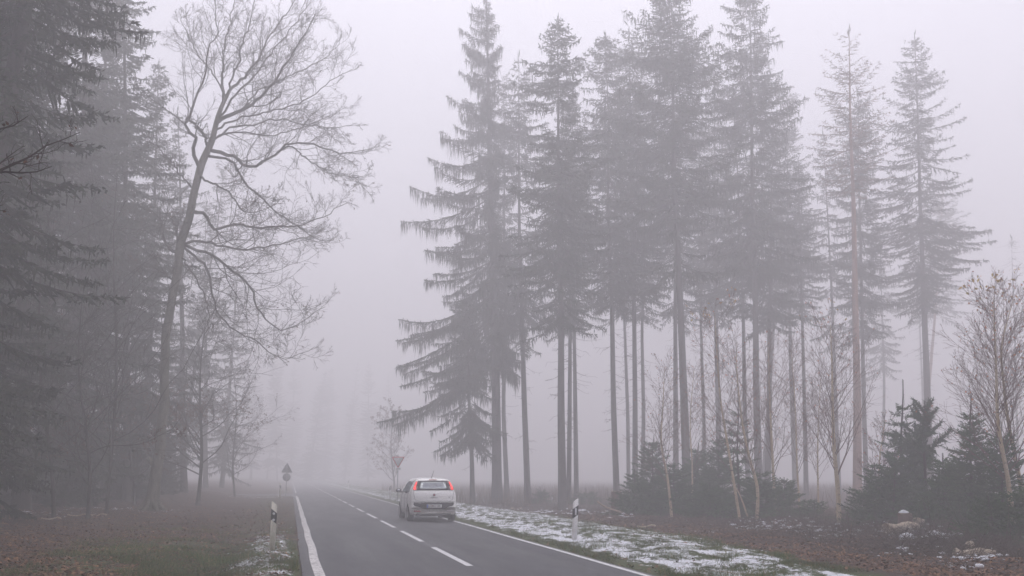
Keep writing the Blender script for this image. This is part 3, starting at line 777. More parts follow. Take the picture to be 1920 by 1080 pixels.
# ---- grown bare wood
def grow(P, R, L, n, ratio, ang, rng, wob=.25, trop=.05, S=7, s0=.15, s1=.98, rr=.6, rmin=.005, updir=(0, 0, 1), taper=.85, planar=None):
    """n children on every parent polyline P (B,K,3)"""
    B, K = P.shape[:2]
    st = s0 + (s1 - s0) * ((np.arange(n)[None] + rng.random((B, n))) / n)
    kk = np.clip(st * (K - 1), 0, K - 1.001); i0 = kk.astype(int); fr = (kk - i0)[..., None]
    bi = np.arange(B)[:, None]
    base = P[bi, i0] * (1 - fr) + P[bi, i0 + 1] * fr
    tan = unit(P[bi, i0 + 1] - P[bi, i0])
    Rp = R[bi, i0] * (1 - fr[..., 0]) + R[bi, i0 + 1] * fr[..., 0]
    rv = rng.normal(size=(B, n, 3))
    if planar is not None: rv = rv * planar
    side = unit(np.cross(tan, rv))
    a = ang * (.7 + .6 * rng.random((B, n, 1)))
    d = unit(tan * np.cos(a) + side * np.sin(a))
    Lc = L[:, None] * ratio * (1.15 - .75 * st) * (.6 + .7 * rng.random((B, n)))
    pts = [base]; step = (Lc / (S - 1))[..., None]; up = np.array(updir, float)
    for q in range(S - 1):
        d = unit(d + rng.normal(0, wob, d.shape) + up * trop)
        pts.append(pts[-1] + d * step)
    Pc = np.stack(pts, 2).reshape(B * n, S, 3)
    r0_ = np.maximum(np.minimum(Rp * rr, Rp * .9), rmin).reshape(-1)
    Rc = np.maximum(r0_[:, None] * (1 - taper * np.linspace(0, 1, S)[None]), rmin * .7)
    return Pc, Rc, Lc.reshape(-1)

def leaves(mb, P, n, size, rng):
    B, K = P.shape[:2]
    j = rng.integers(0, B, n); k = rng.integers(K // 2, K, n); A = P[j, k] + rng.normal(0, .02, (n, 3))
    d = unit(rng.normal(size=(n, 3)) + np.array([0, 0, -.8])); L = size * (.6 + .8 * rng.random((n, 1)))
    diamonds(mb, A, A + d * L, size * .7, rng)

def resample(path, rads, S):
    path = np.array(path, float); rads = np.array(rads, float)
    # smooth by Catmull-Rom
    seg = np.concatenate([[0], np.cumsum(np.linalg.norm(np.diff(path, axis=0), axis=1))]); t = np.linspace(0, seg[-1], S)
    n = len(path); out = np.zeros((S, 3))
    ext = np.concatenate([[2 * path[0] - path[1]], path, [2 * path[-1] - path[-2]]])
    for q, tv in enumerate(t):
        i = min(np.searchsorted(seg, tv, side='right') - 1, n - 2); u = (tv - seg[i]) / (seg[i + 1] - seg[i] + 1e-9)
        p0, p1, p2, p3 = ext[i], ext[i + 1], ext[i + 2], ext[i + 3]
        out[q] = .5 * ((2 * p1) + (-p0 + p2) * u + (2 * p0 - 5 * p1 + 4 * p2 - p3) * u * u + (-p0 + 3 * p1 - 3 * p2 + p3) * u ** 3)
    return out, np.interp(t, seg, rads), seg[-1]

# ------------------------------------------------------------------ the spruces right of the road
BK = 1.22
def stand_far(px, D, tx, ty):
    b_ = foot(px, D * BK); py = 540 + F * math.tan(PH + math.atan(EYE / D)); q = at(px, py, D * BK)
    b_ = np.array([q[0], q[1], gz(q[0], q[1]) - .05]); t = at(tx, ty, D * BK)
    return b_, float(t[2] - b_[2]), (float(t[0] - b_[0]), float(t[1] - b_[1]))
def bias_left(az, u):   # long low boughs on the road side
    c = -np.cos(az - YAW * 0)
    return .62 + .38 * np.clip(c, -1, 1) * 1.0 + .25 * (u > .75)
b_, H, ln = stand_far(932, 54, 912, -45)
spruce(b_, 'tall spruce with long drooping boughs reaching over the road, leftmost of the right-hand row', group=SP, seed=11, H=H, lean=ln, r0=.37,
       lo=.25, W=8.4, nb=250, hang=.85, prof=.85, sag=.42, e0=-.62, e1=.50, bias=bias_left, gap=.13, tw=.21, bot=.84, dead=.8, rand=.35)
b_, H, ln = stand_far(886, 50, 871, 545)
spruce(b_, 'slim low spruce with a dense drooping crown, just right of the white car', group=SP, seed=12, H=H, lean=ln, r0=.17,
       lo=.30, W=2.3, nb=130, hang=.6, prof=.6, sag=.3, e0=-.8, e1=.2, gap=.13, bot=.75, dead=.3)
rows = [
 # px, D, tx, ty, r0, lo, W, nb, seed, options, label
 (951, 62, 945, 150, .20, .36, 2.2, 120, 13, {}, 'paler spruce close behind the leftmost big trunk, its base almost touching it'),
 (990, 54, 972, 108, .23, .36, 2.6, 170, 14, dict(hang=.5, e0=-.6), 'spruce with a straight bare lower trunk, second big trunk right of the car'),
 (1055, 43, 1042, 38, .24, .40, 2.5, 190, 15, dict(hang=.42), 'spruce with the lowest-standing trunk base, left of the leaning white post'),
 (1066, 50, 1064, 190, .17, .46, 1.9, 110, 16, {}, 'slim spruce whose trunk nearly touches the one left of it behind the leaning post'),
 (1081, 58, 1076, 150, .19, .45, 2.0, 120, 17, {}, 'grey spruce directly above the leaning white post'),
 (1157, 50, 1133, 66, .21, .44, 2.6, 170, 18, dict(hang=.42, ragged=.25), 'lone spruce trunk with the cut stump at its foot'),
 (1179, 66, 1160, 220, .18, .5, 1.9, 100, 19, {}, 'faint spruce between the stump tree and the young spruce thicket'),
 (1191, 52, 1179, 48, .20, .45, 2.4, 165, 20, dict(ragged=.3), 'spruce with a thin tufted top, second trunk right of the stump tree'),
 (1204, 62, 1210, 190, .18, .48, 2.0, 110, 21, {}, 'pale spruce just left of the first young birch'),
 (1268, 58, 1262, 120, .22, .44, 2.3, 130, 22, {}, 'pale straight spruce left of the darkest trunk behind the young spruces'),
 (1290, 46, 1255, -40, .27, .46, 3.6, 190, 23, dict(hang=.5, e0=-.25, e1=.35, ragged=.3), 'tall dark-trunked spruce whose open top runs out of the picture'),
 (1322, 64, 1312, 200, .17, .5, 2.0, 100, 24, {}, 'thin faint spruce right of the darkest trunk'),
 (1349, 62, 1338, 150, .25, .46, 2.4, 120, 25, {}, 'broad pale spruce trunk rising behind the yellow-tipped birch'),
 (1405, 56, 1372, 170, .19, .48, 2.3, 130, 26, {}, 'spruce leaning slightly left in front of the close trio of trunks'),
 (1424, 50, 1406, -25, .25, .47, 3.1, 190, 27, dict(hang=.5, ragged=.3), 'very tall spruce with wide level tiers, left trunk of the close trio'),
 (1438, 53, 1446, 250, .22, .5, 2.2, 120, 28, {}, 'spruce with its trunk pressed against the very tall one of the trio'),
 (1429, 70, 1480, 170, .2, .5, 2.4, 120, 29, {}, 'fainter spruce seen between the trio of trunks'),
 (1492, 66, 1476, 215, .22, .52, 2.0, 110, 30, {}, 'pale spruce left of the young bare birch with the white stem'),
 (1512, 58, 1496, 300, .18, .55, 1.8, 100, 31, {}, 'slim spruce with a short crown right of the close trio'),
 (1574, 66, 1545, 250, .18, .42, 1.9, 90, 32, dict(ragged=.75, hang=.4), 'thin-crowned spruce left of the reddish trunk'),
 (1626, 57, 1608, 170, .19, .42, 2.3, 150, 33, dict(hang=.45, ragged=.35), 'dark spruce directly behind and right of the reddish trunk'),
 (1660, 84, 1650, 430, .19, .5, 2.6, 90, 34, dict(ragged=.5), 'very faint spruce in the gap left of the isolated tall one'),
 (1745, 57, 1713, 66, .29, .44, 2.9, 165, 35, dict(hang=.30, e0=-.4, e1=.35, ragged=.45, dead=1.6), 'isolated tall spruce with the separate dark crown at the far right'),
]
for px, D, tx, ty, r0, lo, W, nb, sd_, opt, lab in rows:
    b_, H, ln = stand_far(px, D, tx, ty)
    o = dict(hang=.36, e0=-.45, e1=.40, prof=.48, sag=.32, bot=.5, dead=1.2, rand=.5); o.update(opt)
    W *= 1.7; nb = int(nb * 1.5); lo -= .04; r0 *= 1.02; o.setdefault('ragged', .4); o.setdefault('gap', .18); o['needle'] = 1.15
    spruce(b_, lab, group=SP, seed=sd_, H=H, lean=ln, r0=r0, lo=lo, W=W, nb=nb, **o)
b_, H, ln = stand_far(1608, 49, 1590, 55)
spruce(b_, 'reddish-trunked conifer with a thin rusty top', name='conifer_tree', cat='conifer', bark='red_bark', leaf='needles_red', seed=41, H=H, lean=ln, r0=.29,
       lo=.62, W=3.9, nb=110, hang=.12, prof=.55, sag=.15, e0=-.05, e1=.7, gap=.22, bot=.6, ragged=.3, dead=.5, needle=.7)
b_, H, ln = stand_far(1726, 84, 1772, 340)
pine_ = spruce(b_, 'faint pine with a rounded crown, behind the isolated tall spruce', name='pine_tree', cat='pine tree', bark='red_bark', seed=42, H=H, lean=ln, r0=.24,
       lo=.56, W=5.3, nb=95, hang=.1, prof=.4, sag=.1, e0=-.3, e1=.5, gap=.2, bot=.8, ragged=.3, dead=.5, needle=1.3)
b_, H, ln = stand_far(1736, 96, 1722, 470)
spruce(b_, 'palest thin trunk just left of the isolated tall spruce', group=SP, seed=43, H=H, lean=ln, r0=.2, lo=.7, W=1.6, nb=50, hang=.2, dead=1.0)
b_, H, ln = stand_far(1912, 74, 1898, 448)
spruce(b_, 'dead branchless snag at the right edge, faint in the fog', name='dead_tree', cat='dead tree', seed=44, H=H, lean=ln, r0=.13, lo=.92, W=.25, nb=6, hang=.0, dead=1.5, needle=.3)

# young trees on the ground between the big trunks
def young(base, H, W, seed, label, name='young_spruce', cat='young spruce', leaf='needles_young', group='young conifers in the undergrowth', up=.35, droop=.0, wh=.15, needle=.036, lead=.35, lo=.03, nper=9, wide=.55, lean=(0, 0)):
    rng = np.random.default_rng(seed); r = empty(name, base, label, cat, group)
    zt = np.linspace(-.1, H, 10); f = np.clip(zt / H, 0, 1); path = np.stack([lean[0] * f + .03 * np.sin(zt * 2), lean[1] * f, zt], 1)
    T = MB(); T.tubes(path, .011 * H * (1.15 - f) + .006, 8); C_ = MB()
    z = lo * H; B = []; 
    while z < H - lead:
        for q in range(nper): B.append((z + rng.normal(0, .03), rng.random() * 6.283))
        z += wh * (.8 + .4 * rng.random())
    B = np.array(B); n = len(B); u = B[:, 0] / H
    L = W * (1 - u) ** .75 * (.65 + .45 * rng.random(n)) + .06
    e = up * (.2 + 1.0 * u) - droop * (1 - u) + rng.normal(0, .08, n)
    S = 7; s = np.linspace(0, 1, S); d = np.stack([np.cos(B[:, 1]), np.sin(B[:, 1])], 1)
    P = np.zeros((n, S, 3)); P[..., :2] = (L[:, None] * s)[..., None] * d[:, None]
    P[..., 2] = L[:, None] * (e[:, None] * s + .18 * (s ** 2 - s)) + B[:, :1]
    P[..., 0] += np.interp(B[:, 0], zt, path[:, 0])[:, None]; P[..., 1] += np.interp(B[:, 0], zt, path[:, 1])[:, None]
    T.tubes(P, np.repeat((.010 * (1 - .6 * s))[None], n, 0) * np.clip(L, .3, 2)[:, None], 3)
    # twigs
    tws = [(P[:, i], P[:, i + 1]) for i in range(1, S - 1)]
    for i in range(n):
        m_ = max(2, int(L[i] / .055)); st = np.repeat(np.linspace(.15, .98, m_), 2)
        b0 = np.stack([np.interp(st, s, P[i, :, c]) for c in range(3)], 1); lat = np.array([-d[i, 1], d[i, 0], 0]); sg = np.tile([1, -1], m_)[:, None]
        tan = unit(P[i, -1] - P[i, 0])
        tl = (.38 * L[i] * (1.05 - st))[:, None] * (.7 + .5 * rng.random((len(st), 1))) + .04
        E = b0 + unit(tan * .7 + lat * sg * wide * 1.5 + rng.normal(0, .12, (len(st), 3)) + rng.normal(0, .45, (len(st), 1)) * np.array([0, 0, 1.])) * tl
        tws.append((b0, E))
    A = np.concatenate([t[0] for t in tws]); E = np.concatenate([t[1] for t in tws])
    ok = np.linalg.norm(E - A, axis=1) > .02; A = A[ok]; E = E[ok]
    diamonds(C_, A, E, needle * 1.0, rng)
    ln_ = np.linalg.norm(E - A, axis=1); rep = np.clip((ln_ / .022).astype(int), 2, 14); idx = np.repeat(np.arange(len(A)), rep)
    fr = rng.random((len(idx), 1)); dd = unit(E[idx] - A[idx]); p = A[idx] + (E[idx] - A[idx]) * fr
    q = p + unit(dd * .8 + unit(rng.normal(size=dd.shape)) * .9) * needle * (.9 + .7 * rng.random((len(idx), 1)))
    w_ = unit(np.cross(dd, rng.normal(size=dd.shape))) * needle * .14
    C_.tris(np.stack([p + w_, p - w_, q], 1))
    # leader shoots
    tz = np.linspace(H - lead - .05, H, 30)[:, None] * np.array([0, 0, 1.]) + np.array([lean[0], lean[1], 0]); tz = np.repeat(tz, 3, 0)
    C_.tris(np.stack([tz + [.004, 0, 0], tz - [.004, 0, 0], tz + unit(rng.normal(size=tz.shape) + [0, 0, .8]) * needle * 1.1], 1))
    T.build('trunk', M['twig'], r); C_.build('crown', M[leaf], r)
    return r

yl = [
 # px, D, top px, top py, W, seed, label, options
 (1222, 40, 1226, 815, 1.5, 61, 'young spruce at the left end of the dark thicket, beside the stump tree', {}),
 (1188, 38, 1190, 880, 1.2, 62, 'low bushy spruce lying against the stump tree', dict(lead=.12)),
 (1262, 37, 1262, 868, 1.5, 63, 'bushy young spruce behind the first slender birch stem', dict(lead=.15)),
 (1308, 42, 1310, 830, 1.6, 64, 'young spruce below the darkest tall trunk', {}),
 (1345, 39, 1350, 812, 1.4, 65, 'young spruce filling the thicket left of the crossed birch stems', {}),
 (1385, 36, 1383, 752, 1.5, 66, 'tallest pointed young spruce of the middle thicket, with open tiers', dict(wh=.33, nper=6)),
 (1330, 34, 1330, 905, 1.4, 67, 'low spruce bush at the front of the middle thicket', dict(lead=.1)),
 (1420, 34, 1425, 880, 1.5, 68, 'bushy spruce behind the white birch stem in the middle thicket', dict(lead=.12)),
 (1468, 35, 1470, 895, 1.3, 69, 'low spruce bush at the right end of the middle thicket', dict(lead=.1)),
 (1525, 33, 1527, 938, .8, 70, 'tiny spruce bush left of the bare birch with the many fine twigs', dict(lead=.08)),
 (1014, 62, 1012, 912, 1.0, 71, 'small faint sapling between the first big trunks right of the car', {}),
 (1099, 60, 1098, 915, 1.3, 72, 'small faint sapling beside the trunk above the leaning white post', {}),
 (1690, 29, 1692, 712, 1.15, 73, 'young spruce with a long bare spiky leader, left of the young pine', dict(lead=.75, wh=.26, nper=6)),
 (1648, 28.5, 1640, 868, 1.3, 74, 'low spread spruce bush left of the snow-capped stump', dict(lead=.12)),
 (1620, 31, 1622, 925, 1.0, 75, 'smallest spruce bush left of the snow-capped stump', dict(lead=.1)),
 (1672, 28, 1680, 840, 1.1, 76, 'spruce bush directly behind the snow-capped stump', dict(lead=.12)),
 (1770, 26.5, 1768, 850, 1.25, 77, 'spruce bush right behind the snowy logs', dict(lead=.12)),
 (1822, 25.5, 1820, 740, 1.15, 78, 'dark young spruce with a thin tip left of the yellow-leaved birch', dict(lead=.5)),
 (1880, 24.5, 1876, 790, 1.25, 79, 'dark young spruce at the foot of the yellow-leaved birch', dict(lead=.3)),
 (1868, 21.5, 1850, 930, 1.0, 80, 'low dark spruce bush in the bottom right corner', dict(lead=.1)),
 (1925, 21, 1922, 900, 1.0, 81, 'spruce bush cut off by the right edge of the picture', dict(lead=.1)),
 (1795, 29, 1800, 862, 1.2, 82, 'bushy spruce between the young pine and the yellow-leaved birch', dict(lead=.12)),
 (1745, 26, 1728, 935, .85, 83, 'flat spruce bush just right of the snow-capped stump', dict(lead=.1)),
]
for px, D, tx, ty, W, sd_, lab, opt in yl:
    b_, H, ln = stand(px, D, tx, ty); young(b_, H, W, sd_, lab, lean=ln, **opt)
b_, H, ln = stand(1737, 28, 1733, 752)
young(b_, H, 1.45, 90, 'young pine with long-needled upswept shoots', name='young_pine', cat='young pine', leaf='needles_pine', up=1.15, wh=.40, nper=6, needle=.12, lead=.3, wide=.25, lean=ln)

# self-sown young spruces under the dark wood on the left
rng = np.random.default_rng(91); first = None
for x, y in ((-9.5, 45), (-11.5, 50), (-8.6, 55), (-13, 44), (-12, 60), (-9.8, 66), (-15, 52), (-17, 47), (-7.6, 62), (-14.5, 40), (-16, 58), (-12.5, 38)):
    lab = 'dark undergrowth spruce between the trunks of the left-hand wood'
    if first is None: first = young((x, y, gz(x, y)), 4.2, 1.7, 92, lab, leaf='needles', wh=.22, needle=.07, lead=.2, name='undergrowth_spruce', group='undergrowth spruces of the left wood')
    else: dup(first, (x, y, gz(x, y)), rng.random() * 6.28, .8 + .5 * rng.random())
# ---- young birches
def birch(path_px, D, r0, seed, label, nl=1.0, leaf=40, yellow=0, name='birch_tree', spread=1.0, topD=0, twigs=5):
    rng = np.random.default_rng(seed); b_ = foot(path_px[0][0], D)
    pts = [b_ - b_] + [at(x, y, D + topD * i / len(path_px)) - b_ for i, (x, y) in enumerate(path_px[1:], 1)]; pts[0] = np.array([0, 0, -.1])
    P, R, L = resample(pts, np.linspace(r0, .008, len(pts)), 24); R = r0 * (1 - np.linspace(0, 1, 24)) ** .8 + .006
    r = empty(name, b_, label, 'birch tree', 'young birches in front of the spruces')
    T = MB(); T.tubes(P, R, 8); T.build('trunk', M['birch_bark'], r, smooth=True)
    W_ = MB()
    P1, R1, L1 = grow(P[None], R[None], np.array([L]), int(38 * nl), .36 * spread, .62, rng, wob=.07, trop=.03, S=9, s0=.22, s1=.97, rr=.26, rmin=.0055)
    P2, R2, L2 = grow(P1, R1, L1, twigs + 2, .42, .6, rng, wob=.10, trop=.06, S=6, s0=.2, rr=.6, rmin=.0042)
    P3, R3, L3 = grow(P2, R2, L2, 4, .5, .6, rng, wob=.12, trop=.02, S=4, s0=.2, rr=.7, rmin=.0036)
    for a, c, k in ((P1, R1, 4), (P2, R2, 3), (P3, R3, 3)): W_.tubes(a, c, k)
    W_.build('branches', M['twig_birch'], r)
    if leaf:
        l_ = MB(); leaves(l_, P2, int(leaf * (.6 if D < 27 else 1.4)), .07 if D < 27 else .065, rng); l_.build('withered_leaves', M['birch_leaves'], r)
    if yellow:
        l_ = MB(); top = np.argsort(-P2[:, -1, 2])[:40]; leaves(l_, P2[top], yellow, .11 if D < 27 else .09, rng); l_.build('yellow_leaves', M['yellow_leaves'], r)
    return r
birch([(1260, 950), (1252, 900), (1240, 830), (1243, 760), (1246, 690)], 36, .055, 101, 'slender birch standing left of the darkest tall trunk', leaf=60)
birch([(1297, 930), (1298, 880), (1294, 800), (1298, 730), (1302, 690)], 40, .04, 102, 'thin birch in front of the darkest tall trunk', leaf=80)
birch([(1388, 965), (1376, 905), (1362, 820), (1350, 740), (1343, 640), (1340, 585)], 33, .05, 103, 'yellow-tipped birch with a crooked reddish stem', leaf=120, yellow=40)
birch([(1405, 962), (1388, 930), (1371, 900)], 33.2, .035, 108, 'short pale broken birch stem crossing the crooked one', leaf=0, nl=.2)
birch([(1419, 960), (1420, 915), (1403, 850), (1390, 780), (1381, 690), (1382, 640)], 33, .06, 104, 'birch with the curved pale yellow stem in the middle thicket', leaf=60)
birch([(1455, 955), (1450, 890), (1447, 830), (1443, 740), (1440, 650)], 35, .06, 105, 'birch forking wide in front of the close trio of trunks', leaf=30, spread=1.3)
birch([(1500, 950), (1494, 860), (1492, 780), (1487, 700), (1484, 660)], 37, .04, 106, 'thin birch between the trio of trunks and the finely twigged birch', leaf=40)
birch([(1535, 945), (1533, 850), (1536, 760), (1540, 700)], 38, .035, 107, 'thinnest birch, just left of the finely twigged one', leaf=20)
birch([(1574, 985), (1571, 920), (1564, 840), (1561, 760), (1560, 690), (1557, 608)], 30, .075, 110, 'finely twigged bare birch with a pale stem, left of the reddish trunk', leaf=90, yellow=12, spread=1.25, nl=1.3)
birch([(1903, 990), (1890, 900), (1872, 800), (1868, 700), (1862, 555)], 24, .06, 111, 'yellow-leaved birch, left stem of the pair at the right edge', leaf=300, yellow=40, spread=1.15, nl=1.6, twigs=6)
birch([(1935, 1000), (1912, 900), (1892, 800), (1882, 720), (1878, 650), (1900, 560)], 25, .06, 112, 'yellow-leaved birch, right stem of the pair at the right edge', leaf=220, yellow=20, spread=1.1, nl=1.4, twigs=6)
birch([(1650, 955), (1648, 880), (1655, 820), (1660, 790)], 30, .03, 113, 'low reddish birch sapling behind the bush left of the snow-capped stump', leaf=30, nl=.8)

# ------------------------------------------------------------------ the oak at the left
OD = 41.5
ob = foot(283, OD)
oak = empty('oak_tree', ob, 'big bare oak with a long leaning trunk and crooked limbs, left of the road', 'oak tree')
def opath(pts, dd=0.0, curve=0.0):
    n = len(pts); return np.array([at(x, y, OD + dd * (i / (n - 1)) ** 1.2 + curve) - ob for i, (x, y) in enumerate(pts)])
tp = [(281, 975), (283, 950), (291, 900), (297, 860), (304, 790), (309, 735), (309, 665), (317, 590), (329, 530), (341, 450), (357, 400), (366, 350), (378, 310), (390, 280), (401, 250), (415, 200), (430, 170)]
tr = [.62, .40, .33, .31, .285, .265, .255, .25, .24, .255, .235, .22, .23, .21, .17, .13, .10]
P, R, L = resample(opath(tp), np.array(tr) * .75, 60)
T = MB(); P[:, 0] += .02 * np.sin(P[:, 2] * 3.1); T.tubes(P, R, 16)
for a in np.linspace(0, 6.28, 7)[:-1]:   # root flare
    T.tubes(np.array([[.15 * math.cos(a), .15 * math.sin(a), .55], [.36 * math.cos(a), .36 * math.sin(a), .18], [.75 * math.cos(a), .75 * math.sin(a), -.12]]), np.array([.12, .11, .05]), 7)
T.build('trunk', M['oak_bark'], oak, smooth=True)
st_ = MB(); st_.tubes(opath([(300, 880), (288, 872), (277, 858)]), np.array([.12, .10, .11]), 8, cap=True); st_.tubes(opath([(290, 872), (283, 860)]), np.array([.08, .06]), 6, cap=True)
st_.build('broken_stub', M['oak_bark'], oak)
limbs = [ # points, start radius, end radius, depth offset
 ([(428, 175), (450, 152), (470, 130), (490, 100), (505, 70), (530, 35), (560, -10)], .09, .02, 1.5),
 ([(408, 232), (430, 215), (455, 205), (480, 190), (500, 170), (520, 140), (535, 120), (560, 80), (592, 25)], .12, .02, -2),
 ([(417, 195), (417, 150), (420, 110), (422, 80), (432, 40), (440, -15)], .08, .02, 1),
 ([(376, 318), (368, 300), (360, 280), (366, 262), (370, 260), (352, 245), (347, 230), (356, 220), (360, 200), (372, 175), (382, 150), (386, 125), (392, 90), (407, 62), (404, 30), (408, -15)], .11, .02, -2.5),
 ([(390, 280), (386, 262), (376, 242), (358, 228), (350, 222)], .08, .05, -1),
 ([(400, 285), (418, 286), (440, 295), (465, 312), (490, 307), (520, 285), (540, 270), (585, 270), (612, 281), (650, 287), (690, 280)], .11, .015, -2),
 ([(520, 285), (545, 275), (565, 290), (600, 315), (640, 330), (690, 328)], .05, .012, -3),
 ([(398, 290), (430, 298), (448, 322), (465, 350), (500, 380), (520, 400), (560, 425), (600, 450), (622, 452)], .08, .012, 2),
 ([(357, 402), (385, 402), (395, 420), (405, 430), (435, 420), (475, 425), (515, 425), (550, 425), (590, 415), (620, 395), (652, 380)], .10, .015, -1.5),
 ([(352, 456), (380, 452), (415, 460), (455, 467), (500, 462), (535, 455), (565, 445), (610, 462)], .08, .012, 2.5),
 ([(366, 455), (400, 480), (430, 505), (465, 530), (480, 570), (500, 600), (520, 615), (555, 612), (610, 575)], .08, .012, -3),
 ([(362, 462), (385, 500), (393, 530), (400, 570), (415, 595), (440, 620), (475, 635), (505, 660), (535, 672), (590, 650)], .07, .012, 1),
 ([(327, 478), (312, 458), (303, 420), (296, 405), (270, 390), (235, 372), (205, 362)], .09, .015, 1.5),
 ([(325, 470), (331, 430), (340, 408), (352, 395)], .05, .02, -1),
 ([(410, 225), (440, 180), (470, 150), (500, 112), (540, 60), (582, 5)], .07, .02, 3),
 ([(380, 305), (400, 265), (420, 250), (460, 248), (500, 255), (545, 245), (600, 225), (650, 200)], .07, .012, 3),
 ([(405, 240), (440, 225), (480, 215), (520, 205), (570, 190), (620, 150), (660, 130)], .06, .012, -3.5),
 ([(420, 180), (400, 140), (370, 100), (350, 60), (335, 20)], .05, .012, 2),
 ([(364, 360), (340, 330), (318, 300), (290, 270), (262, 262)], .05, .012, -2),
 ([(372, 330), (400, 345), (430, 360), (450, 390), (480, 400), (520, 380)], .06, .012, -3.5),
 ([(395, 270), (430, 240), (470, 235), (510, 225), (560, 230), (610, 240), (660, 235)], .06, .012, -1),
 ([(425, 178), (445, 120), (455, 80), (470, 40), (480, -15)], .06, .02, -1),
 ([(455, 205), (485, 170), (530, 150), (580, 125), (620, 100), (640, 70)], .05, .012, 1),
 ([(340, 470), (365, 520), (385, 560), (392, 600), (380, 640)], .045, .012, -3),
 ([(330, 530), (300, 505), (262, 500), (225, 505)], .045, .012, 1),
]
LP = []; LR = []; LL = []; rng = np.random.default_rng(5)
Lm = MB()
for pts, ra, rb_, dd in limbs:
    pw = opath(pts, dd); j_ = np.argmin(np.abs(P[:, 2] - pw[0, 2]))
    if pts[0][1] > 160 and pts[0] != (520, 285) and pts[0] != (455, 205): pw[0] = P[j_]
    P1, R1, L1 = resample(pw, np.linspace(ra, rb_, len(pts)), 26)
    P1[1:-1] += rng.normal(0, .035, (24, 3)); LP.append(P1); LR.append(R1); LL.append(L1)
LP = np.array(LP); LR = np.array(LR); LL = np.array(LL)
Lm.tubes(LP, LR * .85, 8)
P2, R2, L2 = grow(LP, LR * .9, LL, 18, .38, .70, rng, wob=.17, trop=.06, S=10, s0=.16, rr=.42, rmin=.0095)
P3, R3, L3 = grow(P2, R2, L2, 9, .42, .7, rng, wob=.18, trop=.04, S=7, s0=.15, rr=.65, rmin=.0075)
P4, R4, L4 = grow(P3, R3, L3, 5, .58, .7, rng, wob=.2, trop=.03, S=4, s0=.2, rr=.7, rmin=.0058)
Lm.tubes(P2, R2, 5); Lm.tubes(P3, R3, 3); Lm.tubes(P4, R4, 3)
Lm.build('branches', M['twig_oak'], oak)
lv = MB(); low = np.where(P3[:, 0, 2] < 15)[0]; leaves(lv, P3[low], 500, .085, rng); leaves(lv, P3, 260, .08, rng); lv.build('withered_leaves', M['brown_leaves'], oak)

def bare_tree(base, H, r0, seed, label, name='beech_tree', cat='beech tree', lean=(0, 0), n1=26, ratio=.42, ang=1.0, trop=.08, leaf=0, wood='twig', lo=.15, group=None, wob=.14, n2=7, size=.07, leaf_box=None):
    rng = np.random.default_rng(seed); r = empty(name, base, label, cat, group)
    s = np.linspace(0, 1, 24); P = np.stack([lean[0] * s + .12 * np.sin(s * 7 + seed), lean[1] * s, -.2 + (H + .2) * s], 1); R = r0 * (1 - s) ** .8 + .01 + r0 * .4 * np.exp(-s * H / .4)
    T = MB(); T.tubes(P, R, 10); T.build('trunk', M['spruce_bark'] if wood == 'twig' else M['oak_bark'], r, smooth=True)
    P1, R1, L1 = grow(P[None], R[None], np.array([H]), n1, ratio, ang, rng, wob=wob, trop=trop, S=12, s0=lo, s1=.97, rr=.42, rmin=.012)
    P2, R2, L2 = grow(P1, R1, L1, n2, .42, .65, rng, wob=.13, trop=.03, S=8, s0=.15, rr=.55, rmin=.007)
    P3, R3, L3 = grow(P2, R2, L2, 5, .5, .65, rng, wob=.13, trop=.02, S=5, s0=.15, rr=.6, rmin=.005)
    W_ = MB(); W_.tubes(P1, R1, 5); W_.tubes(P2, R2, 3); W_.tubes(P3, R3, 3); W_.build('branches', M[wood], r)
    if leaf:
        l_ = MB(); sel = P3 if leaf_box is None else P3[np.where((P3[:, 0, 2] > leaf_box[0]) & (P3[:, 0, 2] < leaf_box[1]))[0]]
        leaves(l_, sel, leaf, size, rng); l_.build('withered_leaves', M['brown_leaves'], r)
    return r
b_, H, ln = stand(370, 50, 384, 590)
bare_tree(b_, H, .095, 201, 'slim bare beech with brown leaves low on its right side, right of the big oak', lean=ln, leaf=4200, ratio=.50, n1=38, ang=.95, trop=.06, leaf_box=(1.2, 5.5))
b_, H, ln = stand(738, 100, 733, 775)
bare_tree(b_, H, .10, 202, 'faint rounded small tree behind the yield sign', name='small_tree', cat='small tree', lean=ln, leaf=3500, n1=24, ratio=.5, ang=.9, size=.11)

